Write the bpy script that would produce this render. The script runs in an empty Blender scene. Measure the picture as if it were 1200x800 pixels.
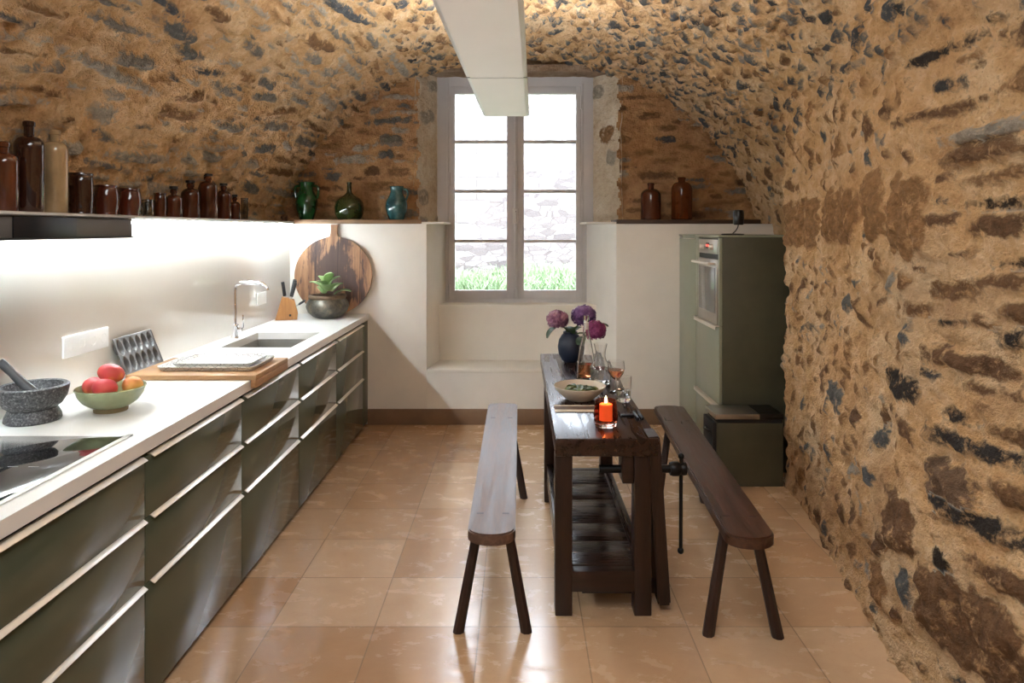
import bpy, bmesh, math, random
import numpy as np
from mathutils import Vector, Matrix
C = bpy.context.scene
COL = C.collection
R = math.radians
PI = math.pi
random.seed(7)
# ------------------------------------------------------------------ camera, world, light, exposure
F = 810.0; H = 1.6; VX = 608.0; VY = 269.0
cam_d = bpy.data.cameras.new('camera'); cam = bpy.data.objects.new('camera', cam_d); COL.objects.link(cam)
cam.location = (0, 0, H); cam.rotation_euler = (R(90), 0, 0)
cam_d.sensor_width = 36; cam_d.lens = F/1200*36
cam_d.shift_x = (600-VX)/1200; cam_d.shift_y = -(400-VY)/1200
cam_d.clip_start = .02; cam_d.clip_end = 200
C.camera = cam
C.view_settings.view_transform = 'Standard'; C.view_settings.look = 'None'
C.view_settings.exposure = 2.4; C.view_settings.gamma = 1.0; C.view_settings.use_curve_mapping = False

LED_STRENGTH = 27.0
FILL_UP = 8.0
LAMP_DOWN = 0.03
SUN = 0.8
SKY = 13.0
w = bpy.data.worlds.new('sky'); C.world = w; w.use_nodes = True
wn = w.node_tree.nodes; wl = w.node_tree.links
sky = wn.new('ShaderNodeTexSky'); sky.sky_type = 'HOSEK_WILKIE'; sky.sun_direction = (-.3, -.45, .84); sky.turbidity = 4; sky.ground_albedo = .4
mixw = wn.new('ShaderNodeMixRGB'); mixw.inputs[0].default_value = .6; mixw.inputs[2].default_value = (.82, .86, .95, 1)
wl.new(sky.outputs[0], mixw.inputs[1]); wl.new(mixw.outputs[0], wn['Background'].inputs[0])
wn['Background'].inputs[1].default_value = SKY
sd_ = bpy.data.lights.new('sun', 'SUN'); sun = bpy.data.objects.new('sun', sd_); COL.objects.link(sun)
sd_.energy = SUN; sd_.angle = R(1); sd_.color = (1, .97, .92)
sun.rotation_euler = Vector((.3, .55, -.8)).to_track_quat('-Z', 'Y').to_euler(); sun.location = (0, 0, 8)
ad = bpy.data.lights.new('added_fill_light', 'AREA'); ad.shape = 'RECTANGLE'; ad.size = 1.2; ad.size_y = 1.6; ad.energy = 8.5; ad.color = (.92, .97, 1)  # unseen overhead fill, added to brighten the room; no such lamp hangs here
ao = bpy.data.objects.new('added_fill_light', ad); COL.objects.link(ao); ao.location = (0, .6, 2.85); ao.rotation_euler = (R(12), 0, 0)
pd = bpy.data.lights.new('window_portal', 'AREA'); pd.shape = 'RECTANGLE'; pd.size = 1.38; pd.size_y = 2.06
pd.cycles.is_portal = True
po = bpy.data.objects.new('window_portal', pd); COL.objects.link(po); po.location = (-.04, 6.42, 1.97); po.rotation_euler = (R(-90), 0, 0)

# ------------------------------------------------------------------ helpers
def lin(c):
    return tuple(((v/255)/12.92 if v/255 <= .04045 else (((v/255)+.055)/1.055)**2.4) for v in c) + (1,)
def at(x, y, Y):
    return Vector(((x-VX)*Y/F, Y, H-(y-VY)*Y/F))
class NT:
    def __init__(s, name):
        s.m = bpy.data.materials.new(name); s.m.use_nodes = True
        s.n = s.m.node_tree.nodes; s.l = s.m.node_tree.links; s.b = s.n['Principled BSDF']; s._c = None
    def new(s, t, **k):
        x = s.n.new(t)
        for a, v in k.items(): setattr(x, a, v)
        return x
    def set(s, node, i, v):
        if hasattr(v, 'links'): s.l.new(v, node.inputs[i])
        else: node.inputs[i].default_value = v
    def coord(s):
        if s._c is None: s._c = s.new('ShaderNodeTexCoord').outputs['Object']
        return s._c
    def mapped(s, scale=(1, 1, 1), loc=(0, 0, 0), rot=(0, 0, 0), src=None):
        m = s.new('ShaderNodeMapping'); s.l.new(src if src is not None else s.coord(), m.inputs[0])
        m.inputs['Scale'].default_value = scale; m.inputs['Location'].default_value = loc; m.inputs['Rotation'].default_value = rot
        return m.outputs[0]
    def noise(s, scale, detail=4, rough=.55, vec=None, dist=0):
        x = s.new('ShaderNodeTexNoise'); s.l.new(vec if vec is not None else s.coord(), x.inputs['Vector'])
        x.inputs['Scale'].default_value = scale; x.inputs['Detail'].default_value = detail
        x.inputs['Roughness'].default_value = rough; x.inputs['Distortion'].default_value = dist
        return x.outputs['Fac']
    def ramp(s, fac, stops, interp='LINEAR'):
        x = s.new('ShaderNodeValToRGB'); s.l.new(fac, x.inputs[0]); e = x.color_ramp.elements; x.color_ramp.interpolation = interp
        while len(e) < len(stops): e.new(.5)
        for q, (p, c) in zip(e, stops):
            q.position = p; q.color = c if len(c) == 4 else tuple(c)+(1,)
        return x.outputs[0]
    def mix(s, fac, a, b, mode='MIX'):
        x = s.new('ShaderNodeMixRGB', blend_type=mode)
        s.set(x, 0, fac); s.set(x, 1, a); s.set(x, 2, b); return x.outputs[0]
    def math(s, op, a, b=0.0, c=None):
        x = s.new('ShaderNodeMath', operation=op); s.set(x, 0, a); s.set(x, 1, b)
        if c is not None: s.set(x, 2, c)
        return x.outputs[0]
    def mapr(s, v, a, b, c, d):
        x = s.new('ShaderNodeMapRange'); s.set(x, 0, v)
        for i, q in enumerate((a, b, c, d)): x.inputs[i+1].default_value = q
        return x.outputs[0]
    def bump(s, h, strength=.3, dist=.01):
        x = s.new('ShaderNodeBump'); s.l.new(h, x.inputs['Height']); x.inputs['Strength'].default_value = strength; x.inputs['Distance'].default_value = dist
        s.l.new(x.outputs[0], s.b.inputs['Normal'])
    def P(s, **k):
        for a, v in k.items():
            s.set(s.b, {'color': 'Base Color', 'rough': 'Roughness', 'metal': 'Metallic', 'trans': 'Transmission Weight', 'ior': 'IOR', 'coat': 'Coat Weight',
                        'em': 'Emission Color', 'es': 'Emission Strength', 'spec': 'Specular IOR Level', 'sss': 'Subsurface Weight', 'coatr': 'Coat Roughness'}[a], v)
        return s
def plain(name, rgb, rough=.5, metal=0, var=.12, scale=8, bump=0, bscale=60, **k):
    t = NT(name); c = lin(rgb)
    d = tuple(v*(1-var) for v in c[:3])+(1,); l = tuple(min(1, v*(1+var)) for v in c[:3])+(1,)
    t.P(color=t.ramp(t.noise(scale), [(.3, d), (.7, l)]), rough=rough, metal=metal, **k)
    if bump: t.bump(t.noise(bscale, 5), bump, .004)
    return t.m
def glass(name, rgb=(255, 255, 255), rough=0.0, ior=1.45):
    t = NT(name); c = lin(rgb)
    d = tuple(v*.97 for v in c[:3])+(1,)
    t.P(color=t.ramp(t.noise(20), [(.3, d), (.7, c)]), rough=rough, trans=1.0, ior=ior); return t.m
def wood(name, dark, light, axis='y', scale=1.0, rough=.4, bump=.25, blotch=None):
    t = NT(name); s = [14, 14, 14]; s['xyz'.index(axis)] = 1.1
    v = t.mapped(tuple(q*scale for q in s))
    n1 = t.noise(2.0, 6, .65, v, .6); n2 = t.noise(9.0, 3, .6, v)
    f = t.math('ADD', t.math('MULTIPLY', n1, .75), t.math('MULTIPLY', n2, .25))
    c = t.ramp(f, [(.34, lin(dark)), (.5, tuple((a+b)/2 for a, b in zip(lin(dark), lin(light)))), (.66, lin(light))])
    if blotch:
        c = t.mix(t.mapr(t.noise(2.2, 5, .7), .5, .62, 0, 1), c, lin(blotch))
    t.P(color=c, rough=t.mapr(n1, .3, .7, rough-.1, rough+.12)); t.bump(f, bump, .006)
    return t.m

def mesh_obj(name, bm, mat, parent=None, world=False, angle=35, loc=None):
    me = bpy.data.meshes.new(name)
    if world and parent is not None:
        r = parent
        off = Vector((0, 0, 0))
        while r is not None: off += r.location; r = r.parent
        bmesh.ops.translate(bm, verts=bm.verts, vec=-off)
    bmesh.ops.recalc_face_normals(bm, faces=bm.faces)
    bm.to_mesh(me); bm.free()
    me.polygons.foreach_set('use_smooth', [True]*len(me.polygons)); me.set_sharp_from_angle(angle=R(angle))
    if mat: me.materials.append(mat)
    o = bpy.data.objects.new(name, me); COL.objects.link(o)
    if parent is not None: o.parent = parent
    if loc is not None: o.location = loc
    return o
def tag(o, label, cat, group=None, kind=None):
    if label: o['label'] = label
    if cat: o['category'] = cat
    if group: o['group'] = group
    if kind: o['kind'] = kind
    return o
def thing(name, label, cat, loc=(0, 0, 0), rotz=0, group=None):
    o = bpy.data.objects.new(name, None); COL.objects.link(o); o.location = loc; o.rotation_euler = (0, 0, rotz); o.empty_display_size = .05
    return tag(o, label, cat, group)
def single(name, bm, mat, label, cat, loc=(0, 0, 0), rot=(0, 0, 0), group=None, angle=35):
    o = mesh_obj(name, bm, mat, None, angle=angle); o.location = loc; o.rotation_euler = rot
    return tag(o, label, cat, group)
def struct(name, bm, mat, parent=None, angle=35):
    o = mesh_obj(name, bm, mat, parent, angle=angle)
    if parent is None: o['kind'] = 'structure'
    return o
def copy_tree(o, parent=None):
    c = o.copy(); COL.objects.link(c)
    if parent is not None: c.parent = parent
    for ch in list(o.children): copy_tree(ch, c)
    return c
def NB(): return bmesh.new()
def box(bm, x0, x1, y0, y1, z0, z1, bev=0.0, seg=2, M=None):
    r = bmesh.ops.create_cube(bm, size=1); vs = r['verts']
    for v in vs: v.co = Vector(((x0+x1)/2+v.co.x*(x1-x0), (y0+y1)/2+v.co.y*(y1-y0), (z0+z1)/2+v.co.z*(z1-z0)))
    if M is not None: bmesh.ops.transform(bm, matrix=M, verts=vs)
    if bev > 0:
        es = list({e for v in vs for e in v.link_edges})
        bmesh.ops.bevel(bm, geom=es, offset=bev, segments=seg, affect='EDGES', profile=.5)
    return bm
def lathe(bm, prof, seg=36, loc=(0, 0, 0), sx=1, sy=1, wob=None):
    rings = []
    for (r, z) in prof:
        if r < 1e-5: rings.append([bm.verts.new((loc[0], loc[1], loc[2]+z))])
        else: rings.append([bm.verts.new((loc[0]+r*sx*math.cos(2*PI*k/seg)*(wob(k/seg, z) if wob else 1), loc[1]+r*sy*math.sin(2*PI*k/seg)*(wob(k/seg, z) if wob else 1), loc[2]+z)) for k in range(seg)])
    for a, b in zip(rings, rings[1:]):
        for k in range(seg):
            k2 = (k+1) % seg
            if len(a) == 1 and len(b) == 1: continue
            if len(a) == 1: bm.faces.new((a[0], b[k2], b[k]))
            elif len(b) == 1: bm.faces.new((a[k], a[k2], b[0]))
            else: bm.faces.new((a[k], a[k2], b[k2], b[k]))
    return bm
def tube(bm, pts, rad, seg=10, cap=True):
    pts = [Vector(p) for p in pts]; n = len(pts)
    rads = rad if isinstance(rad, (list, tuple)) else [rad]*n
    t0 = (pts[1]-pts[0]).normalized(); up = Vector((0, 0, 1)) if abs(t0.z) < .9 else Vector((1, 0, 0))
    nrm = t0.cross(up).normalized(); rings = []
    for i, p in enumerate(pts):
        t = (pts[min(i+1, n-1)]-pts[max(i-1, 0)]).normalized()
        nrm = (nrm-t*nrm.dot(t)).normalized(); b = t.cross(nrm)
        rings.append([bm.verts.new(p+(nrm*math.cos(2*PI*k/seg)+b*math.sin(2*PI*k/seg))*rads[i]) for k in range(seg)])
    for a, b in zip(rings, rings[1:]):
        for k in range(seg): bm.faces.new((a[k], a[(k+1) % seg], b[(k+1) % seg], b[k]))
    if cap: bm.faces.new(rings[0][::-1]); bm.faces.new(rings[-1])
    return bm
def arcpts(p0, p1, p2, n=10):   # quadratic bezier
    p0, p1, p2 = Vector(p0), Vector(p1), Vector(p2)
    return [p0*(1-t)**2+p1*2*t*(1-t)+p2*t*t for t in [k/n for k in range(n+1)]]
def prism(bm, outline, axis_from, axis_to, M=None, bev=0):
    # outline: list of 2d points (a,b) -> verts (a,b,h)
    lo = [bm.verts.new((a, b, axis_from)) for a, b in outline]; hi = [bm.verts.new((a, b, axis_to)) for a, b in outline]
    n = len(outline)
    fs = [bm.faces.new(lo[::-1]), bm.faces.new(hi)]
    for k in range(n): fs.append(bm.faces.new((lo[k], lo[(k+1) % n], hi[(k+1) % n], hi[k])))
    if bev:
        es = list({e for f in fs[:2] for e in f.edges})
        bmesh.ops.bevel(bm, geom=es, offset=bev, segments=2, affect='EDGES')
    if M is not None: bmesh.ops.transform(bm, matrix=M, verts=bm.verts)
    return bm
def ball(bm, c, r, sx=1, sy=1, sz=1, u=20, v=12):
    q = bmesh.ops.create_uvsphere(bm, u_segments=u, v_segments=v, radius=r)
    for x in q['verts']: x.co = Vector((c[0]+x.co.x*sx, c[1]+x.co.y*sy, c[2]+x.co.z*sz))
    return q['verts']

# ------------------------------------------------------------------ rubble stone generator (numpy)
rng = np.random.default_rng(11)
def vnoise(U, V, s, seed):
    g = np.random.default_rng(seed).random((256, 256))
    a = U*s; b = V*s; i = np.floor(a).astype(int); j = np.floor(b).astype(int); fa = a-i; fb = b-j
    fa = fa*fa*(3-2*fa); fb = fb*fb*(3-2*fb)
    G = lambda p, q: g[p % 256, q % 256]
    return (G(i, j)*(1-fa)+G(i+1, j)*fa)*(1-fb)+(G(i, j+1)*(1-fa)+G(i+1, j+1)*fa)*fb
def fbm(U, V, s, octs, seed, gain=.5):
    o = 0; a = 1; t = 0
    for k in range(octs):
        o = o+a*vnoise(U, V, s*2**k+.13*k, seed+k); t += a; a *= gain
    return o/t-.5
class Stones:
    def __init__(s, u, v):
        s.u = u; s.v = v; n, m = len(u), len(v)
        s.sd = np.full((n, m), -.05); s.sid = np.zeros((n, m)); s.h = np.zeros((n, m)); s.occ = np.zeros((n, m), bool)
        s.U, s.V = np.meshgrid(u, v, indexing='ij')
    def put(s, cu, cv, a, b, rot, sid, amp, ex=2.6, gap=.012, force=False):
        r = math.hypot(a, b)+gap*2+.02
        i0, i1 = np.searchsorted(s.u, (cu-r, cu+r)); j0, j1 = np.searchsorted(s.v, (cv-r, cv+r))
        if i1-i0 < 2 or j1-j0 < 2: return False
        U = s.U[i0:i1, j0:j1]-cu; V = s.V[i0:i1, j0:j1]-cv
        wob = .012*np.sin(U*55+cu*90)+.010*np.sin(V*63+cv*70+U*30)
        c, d = math.cos(rot), math.sin(rot)
        x = (U*c+V*d); y = (-U*d+V*c)
        x = x+wob*a/.1*.6; y = y+wob*b/.1*.6+x*y*0
        k = (np.abs(x/a)**ex+np.abs(y/b)**ex)**(1/ex)
        sd = (1-k)*min(a, b)
        if not force and (s.occ[i0:i1, j0:j1] & (sd > -gap)).any(): return False
        cur = s.sd[i0:i1, j0:j1]; m = sd > cur
        cur[m] = sd[m]; s.sid[i0:i1, j0:j1][m & (sd > -.03)] = sid
        s.occ[i0:i1, j0:j1] |= sd > -.004
        e = np.clip(sd/(.55*min(a, b)+.004)+.25, 0, 1); e = e*e*(3-2*e)
        hh = s.h[i0:i1, j0:j1]; hh[:] = np.where(m & (e > 0), e*amp, hh)
        return True
    def pit(s, cu, cv, a, b, rot, depth):
        r = math.hypot(a, b)
        i0, i1 = np.searchsorted(s.u, (cu-r, cu+r)); j0, j1 = np.searchsorted(s.v, (cv-r, cv+r))
        if i1-i0 < 2 or j1-j0 < 2: return
        U = s.U[i0:i1, j0:j1]-cu; V = s.V[i0:i1, j0:j1]-cv; c, d = math.cos(rot), math.sin(rot)
        k = np.hypot((U*c+V*d)/a, (-U*d+V*c)/b)
        s.h[i0:i1, j0:j1] -= depth*np.clip(1.2-k, 0, 1)
def grid_mesh(name, Pn, sd, sid, mat, keep=None):
    n, m = Pn.shape[:2]; me = bpy.data.meshes.new(name)
    idx = np.arange(n*m).reshape(n, m)
    q = np.stack([idx[:-1, :-1], idx[1:, :-1], idx[1:, 1:], idx[:-1, 1:]], -1)
    if keep is not None: q = q[keep]
    q = q.reshape(-1, 4); nf = len(q)
    me.vertices.add(n*m); me.vertices.foreach_set('co', Pn.reshape(-1).astype(np.float32))
    me.loops.add(nf*4); me.loops.foreach_set('vertex_index', q.reshape(-1).astype(np.int32))
    me.polygons.add(nf); me.polygons.foreach_set('loop_start', np.arange(0, nf*4, 4, dtype=np.int32))
    me.polygons.foreach_set('use_smooth', np.ones(nf, bool))
    for nm, A in (('sd', sd), ('sid', sid)):
        at_ = me.attributes.new(nm, 'FLOAT', 'POINT'); at_.data.foreach_set('value', A.reshape(-1).astype(np.float32))
    me.update(calc_edges=True); me.validate()
    if keep is not None:
        bm = bmesh.new(); bm.from_mesh(me); bmesh.ops.delete(bm, geom=[v for v in bm.verts if not v.link_faces], context='VERTS'); bm.to_mesh(me); bm.free()
    me.materials.append(mat)
    o = bpy.data.objects.new(name, me); COL.objects.link(o); o['kind'] = 'structure'
    return o
def stone_mat(name, m0=(214, 172, 124), m1=(238, 208, 168), m2=(174, 128, 86), grey=.35):
    t = NT(name)
    A = t.new('ShaderNodeAttribute', attribute_name='sd').outputs['Fac']; B = t.new('ShaderNodeAttribute', attribute_name='sid').outputs['Fac']
    n1 = t.noise(28, 6, .65); n2 = t.noise(5, 5, .6); n3 = t.noise(95, 4, .6); n4 = t.noise(1.3, 3, .5)
    n5 = t.noise(9, 3, .6)
    mask = t.mapr(t.math('ADD', t.math('ADD', A, t.math('MULTIPLY', t.math('SUBTRACT', n1, .5), .075)), t.math('MULTIPLY', t.math('SUBTRACT', n5, .53), .055)), -.006, .008, 0, 1)
    mort = t.ramp(t.math('ADD', t.math('MULTIPLY', n2, .6), t.math('MULTIPLY', n1, .4)), [(.3, lin(m2)), (.47, lin(m0)), (.66, lin(m1))])
    mort = t.mix(t.mapr(n3, .28, .42, .5, 0), mort, lin((110, 75, 45)))
    mort = t.mix(t.mapr(n4, .5, .7, 0, grey), mort, lin((205, 190, 165)))
    st = t.ramp(B, [(0, lin((58, 46, 36))), (.2, lin((96, 98, 100))), (.4, lin((140, 134, 124))), (.6, lin((196, 184, 166))), (.8, lin((126, 94, 68))), (1, lin((178, 134, 90)))])
    st = t.mix(.75, st, t.ramp(n1, [(.3, (.3, .3, .3)), (.65, (1.0, 1.0, 1.0)), (.8, (1.5, 1.4, 1.3))]), 'MULTIPLY')
    st = t.mix(t.mapr(t.noise(14, 5, .7), .55, .68, 0, .75), st, lin(m0))
    t.P(color=t.mix(mask, mort, st), rough=.92, spec=.25)
    t.bump(t.math('ADD', t.math('MULTIPLY', n3, .5), n1), 1.0, .035)
    return t.m
STONE = stone_mat('rubble_stone_and_lime_mortar')

# ------------------------------------------------------------------ vault + right wall
EA, EB, EZ = 2.13, 1.79, 1.30
WALLP = [(-1.2, 1.75), (1.2, 1.6), (1.98, 1.45), (2.42, 1.372), (2.46, 1.372), (3.98, 1.645), (4.33, 1.665), (4.42, 1.95), (4.52, 2.13), (6.2, 2.13)]
def xw(Y): return np.interp(Y, [p[0] for p in WALLP], [p[1] for p in WALLP])
def profile(Y, n):
    z1 = np.linspace(-.02, EZ, 120)[:-1]; th = np.linspace(0, PI-math.asin((1.58-EZ)/EB), 500)
    x = np.concatenate([np.full(len(z1), EA), EA*np.cos(th)]); z = np.concatenate([z1, EZ+EB*np.sin(th)])
    W = xw(Y); k = .16
    hh = np.clip(.5+.5*(W-x)/k, 0, 1); xs = np.where(x > 0, W*(1-hh)+x*hh-k*hh*(1-hh), x)
    if W > 2.1: xs = x
    s = np.concatenate([[0], np.cumsum(np.hypot(np.diff(xs), np.diff(z)))])
    q = np.linspace(0, s[-1], n)
    return np.interp(q, s, xs), np.interp(q, s, z), s[-1]
u = np.concatenate([np.linspace(-1.2, 1.25, 12)[:-1], np.arange(1.25, 6.06, .0115)])
NV = 560
PX = np.zeros((len(u), NV, 3)); L = []
for i, Y in enumerate(u):
    x, z, l = profile(Y, NV); PX[i, :, 0] = x; PX[i, :, 1] = Y; PX[i, :, 2] = z; L.append(l)
v = np.linspace(0, float(np.mean(L)), NV)
S = Stones(u, v)
def vj(vv): return int(np.clip(np.searchsorted(v, vv), 0, NV-1))
def Yright(px):
    Y = 756.7/(px-752.7)
    return Y if Y > 2.44 else 1454/(px-467)
hero = [(962, 1012, 215, 280, .97, .022), (1019, 1041, 190, 275, 1.0, .022), (1044, 1088, 192, 292, .98, .022), (925, 958, 232, 290, 1.0, .018),
        (1100, 1230, 132, 150, .64, .035), (1100, 1230, 151, 178, .84, .03), (1128, 1215, 222, 236, .0, .0), (1165, 1215, 296, 303, .0, .0), (1132, 1215, 240, 268, .82, .012), (1140, 1215, 312, 331, .83, .012),
        (1087, 1197, 406, 432, .8, .016), (1034, 1072, 430, 460, .03, .01), (975, 990, 445, 480, .3, .012), (1082, 1150, 535, 588, .78, .016), (1085, 1210, 508, 532, .05, .01),
        (1088, 1215, 592, 622, .04, .012), (1098, 1122, 640, 668, 0, .008), (1074, 1215, 685, 792, .84, .022), (1035, 1072, 575, 645, .83, .018), (1046, 1066, 485, 510, .82, .014),
        (1020, 1044, 660, 702, .95, .016), (1054, 1070, 668, 705, .25, .012), (1012, 1034, 733, 776, .28, .012), (1165, 1215, 560, 590, .85, .01), (1087, 1150, 320, 345, .85, .006), (1085, 1135, 238, 255, .8, .01)]
for (x0, x1, y0, y1, sid, amp) in hero:
    Y = Yright((x0+x1)/2); ya, yb = Yright(x1), Yright(x0)
    z0 = H-(y1-VY)*Y/F; z1 = H-(y0-VY)*Y/F
    S.put((ya+yb)/2, (z0+z1)/2+.02, (yb-ya)/2, (z1-z0)/2, rng.normal(0, .03), sid, amp, 4.0, 0, True)
jr = vj(2.35)
def pick(opts): return opts[int(rng.integers(len(opts)))]
def scatter(N, scale):
    for _ in range(N):
        cu = rng.uniform(1.3, 6.03); cv = rng.uniform(0, v[-1]); jj = vj(cv); ii = min(np.searchsorted(u, cu), len(u)-1)
        X, z = PX[ii, jj, 0], PX[ii, jj, 2]
        if z < 2.25 and X > .8:
            if cu < 2.44:
                a = rng.uniform(.05, .16); b = rng.uniform(.012, .035); rot = rng.normal(0, .06); sid = pick([.03, .1, .8, .82, .85, .95, .9]); amp = rng.uniform(.006, .016)
            elif rng.random() < .3:
                a = rng.uniform(.03, .07); b = rng.uniform(.02, .04); rot = rng.normal(PI/2, .4); sid = pick([.8, .82, .25, .9, .95, .85]); amp = rng.uniform(.008, .02)
            else:
                a = rng.uniform(.018, .04); b = rng.uniform(.010, .022); rot = rng.normal(PI/2, .6); sid = pick([.8, .88, .92, .95, .98, .95, .9, .3, .5]); amp = rng.uniform(.006, .016)
        elif X > -.9:
            a = rng.uniform(.022, .055); b = rng.uniform(.016, .034); rot = rng.normal(PI/2, .7); sid = pick([.16, .2, .24, .28, .22, .35, .45, .1, .85, .95]); amp = rng.uniform(.014, .034)
        else:
            a = rng.uniform(.06, .26); b = rng.uniform(.012, .032); rot = rng.normal(-.05, .10); sid = pick([.2, .3, .4, .45, .55, .6, .62, .58, .97, .85, 1.0] if z > 2.25 else [.45, .5, .55, .6, .62, .58, .35, .9]); amp = rng.uniform(.012, .03)
        if z < 2.25 and X > .8 and scale < .8 and cu > 2.44 and rng.random() < .6: continue
        S.put(cu, cv, a*scale, b*scale, rot, sid, amp, rng.uniform(2.0, 3.2), .012 if scale > .8 else .008)
scatter(1300, 1.4); scatter(5000, .95); scatter(9000, .55)
for _ in range(2600):
    cu = rng.uniform(1.3, 6.0); cv = rng.uniform(0, v[-1])
    S.pit(cu, cv, rng.uniform(.012, .04), rng.uniform(.008, .018), rng.uniform(-.6, .6), rng.uniform(.006, .022))
hgt = S.h+.075*fbm(S.U, S.V, 2.2, 2, 3)+.055*fbm(S.U, S.V, 9, 3, 9)+.032*fbm(S.U, S.V, 30, 2, 23)
hgt[u < 1.25] *= .3
dU = np.gradient(PX, axis=0); dV = np.gradient(PX, axis=1)
N = np.cross(dU, dV); N /= np.linalg.norm(N, axis=2, keepdims=True)+1e-9
flip = np.sign(np.sum(N*(np.array([0, 0, 1.4])-PX*np.array([1, 0, 1])), axis=2))
N *= flip[..., None]
PD = PX+N*hgt[..., None]
ceiling = grid_mesh('ceiling', PD[:, jr:], S.sd[:, jr:], S.sid[:, jr:], STONE)
wall_right = grid_mesh('wall_right', PD[:, :jr+1], S.sd[:, :jr+1], S.sid[:, :jr+1], STONE)

# back stone wall (plane Y = 6.0), with the window opening
YB = 6.0
bx_ = np.arange(-2.2, 2.2, .0125); bz_ = np.arange(1.60, 3.25, .0125)
S2 = Stones(bx_, bz_)
S2.put(-1.1, 2.37, .10, .05, 0, .4, .012, 4); S2.put(-1.05, 2.1, .09, .04, 0, .9, .012, 4); S2.put(1.28, 2.38, .08, .03, 0, .2, .012, 3)
for sc, n_ in ((1.3, 260), (1, 900), (.6, 1200)):
    for _ in range(n_):
        a = rng.uniform(.05, .15)*sc; b = rng.uniform(.014, .034)*sc
        S2.put(rng.uniform(-2.2, 2.2), rng.uniform(1.6, 3.2), a, b, rng.normal(0, .06), pick([.85, .9, .95, .98, 1, .8, .3, .45, .58]), rng.uniform(.006, .018), 3, .006)
hb = S2.h+.05*fbm(S2.U, S2.V, 2.4, 2, 41)+.03*fbm(S2.U, S2.V*2, 9, 3, 43)+.012*fbm(S2.U, S2.V, 34, 2, 47)
Pb = np.stack([S2.U, YB-hb, S2.V], -1)
OX0, OX1 = -.874, .867
edge = .012*np.sin(S2.V*23)+.01*np.sin(S2.V*51)
cxm = (S2.U[:-1, :-1]+S2.U[1:, 1:])/2; em = edge[:-1, :-1]
keep = ~((cxm > OX0+em) & (cxm < OX1-em))
STONEB = stone_mat('back_wall_stone', (188, 142, 98), (216, 174, 126), (138, 96, 62), .15)
grid_mesh('wall_back', Pb, S2.sd, S2.sid, STONEB, keep)
# stone reveals between wall and window, pale and plastered
STONER = stone_mat('pale_reveal_stone', (222, 204, 178), (240, 230, 214), (190, 160, 126), .9)
for side, (xa, xb) in (('left', (OX0-.02, -.728)), ('right', (OX1+.02, .656))):
    uu = np.linspace(0, 1, 34); zz = np.arange(1.60, 3.2, .0125); S3 = Stones(uu*.34, zz)
    for _ in range(9): S3.put(rng.uniform(0, .34), rng.uniform(1.6, 3.2), rng.uniform(.05, .12), rng.uniform(.04, .08), rng.normal(0, .2), pick([.6, .62, .61, .95, .5, .6]), rng.uniform(.01, .02), 3)
    h3 = S3.h+.05*fbm(S3.U+9*xb, S3.V, 5, 4, 61)*np.clip(1-S3.U/.34, 0, 1)
    T = S3.U/.34; X3 = xa+(xb-xa)*T; sgn = 1 if side == 'left' else -1
    P3 = np.stack([X3+sgn*(h3-.004)*np.minimum(1, 2*(1-T)+.2), YB+.02-.03*(T < .02)+.32*T, S3.V], -1)
    grid_mesh('trim_1' if side == 'left' else 'trim_2', P3, S3.sd, S3.sid, STONER)
# stone above the window, and the lintel
uu = np.arange(-.95, .95, .0125); zz = np.arange(2.9, 3.3, .0125); S4 = Stones(uu, zz)
grid_mesh('trim_3', np.stack([S4.U, 6.33-.03*fbm(S4.U, S4.V, 9, 3, 5), S4.V], -1), S4.sd, S4.sid, STONEB)
uu = np.arange(-.9, .91, .0125); tt = np.linspace(0, 1, 40); S5 = Stones(uu, tt)
yy = np.interp(tt, [0, .35, .65, 1], [6.32, 6.04, 6.04, 6.32]); zq = np.interp(tt, [0, .35, .65, 1], [2.992, 2.985, 3.048, 3.065])
nz = fbm(S5.U, S5.V*.5, 12, 3, 77)
grid_mesh('trim_4', np.stack([S5.U, yy[None, :]+.03*nz, zq[None, :]+.018*nz], -1), S5.sd-.02, S5.sid, stone_mat('lintel_stone', (158, 132, 108), (190, 168, 146), (110, 88, 70), .3))

bm = NB(); box(bm, -2.4, -.93, 6.07, 6.6, 1.6, 3.5); box(bm, .93, 2.4, 6.07, 6.6, 1.6, 3.5); box(bm, -2.4, 2.4, 6.05, 6.6, 3.22, 3.5); box(bm, -1, 1, 6.37, 6.6, 2.99, 3.3); box(bm, -1, -.70, 6.345, 6.6, .9, 3.3); box(bm, .63, 1, 6.345, 6.6, .9, 3.3)
box(bm, -2.6, 2.6, -1.3, 6.6, 3.22, 3.5); box(bm, -2.6, -2.25, -1.3, 6.6, 1.5, 3.3); box(bm, 2.3, 2.6, -1.3, 6.6, 0, 3.3)
struct('light_seal_boxes', bm, STONEB)  # out-of-view boxes added around the vault to block leaking sky light
# ------------------------------------------------------------------ floor, plaster walls, niche
t = NT('limestone_tiles')
bk = t.new('ShaderNodeTexBrick'); t.l.new(t.mapped(loc=(.58+.42*10, -2.787+.3926*10, 0)), bk.inputs['Vector'])
bk.offset = 0; bk.squash = 1
for k_, v_ in (('Scale', 1), ('Mortar Size', .0028), ('Mortar Smooth', .3), ('Bias', 0), ('Brick Width', .42), ('Row Height', .3926)): bk.inputs[k_].default_value = v_
bk.inputs['Color1'].default_value = lin((210, 178, 144)); bk.inputs['Color2'].default_value = lin((182, 142, 104)); bk.inputs['Mortar'].default_value = lin((150, 122, 94))
nA = t.noise(6, 7, .65, t.mapped((1, 1.8, 1), rot=(0, 0, .6)), .4); nB = t.noise(2.2, 4)
c_ = t.mix(.28, bk.outputs['Color'], t.ramp(nA, [(.3, (.74, .70, .66)), (.55, (1, 1, 1)), (.75, (1.16, 1.15, 1.12))]), 'MULTIPLY')
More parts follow.
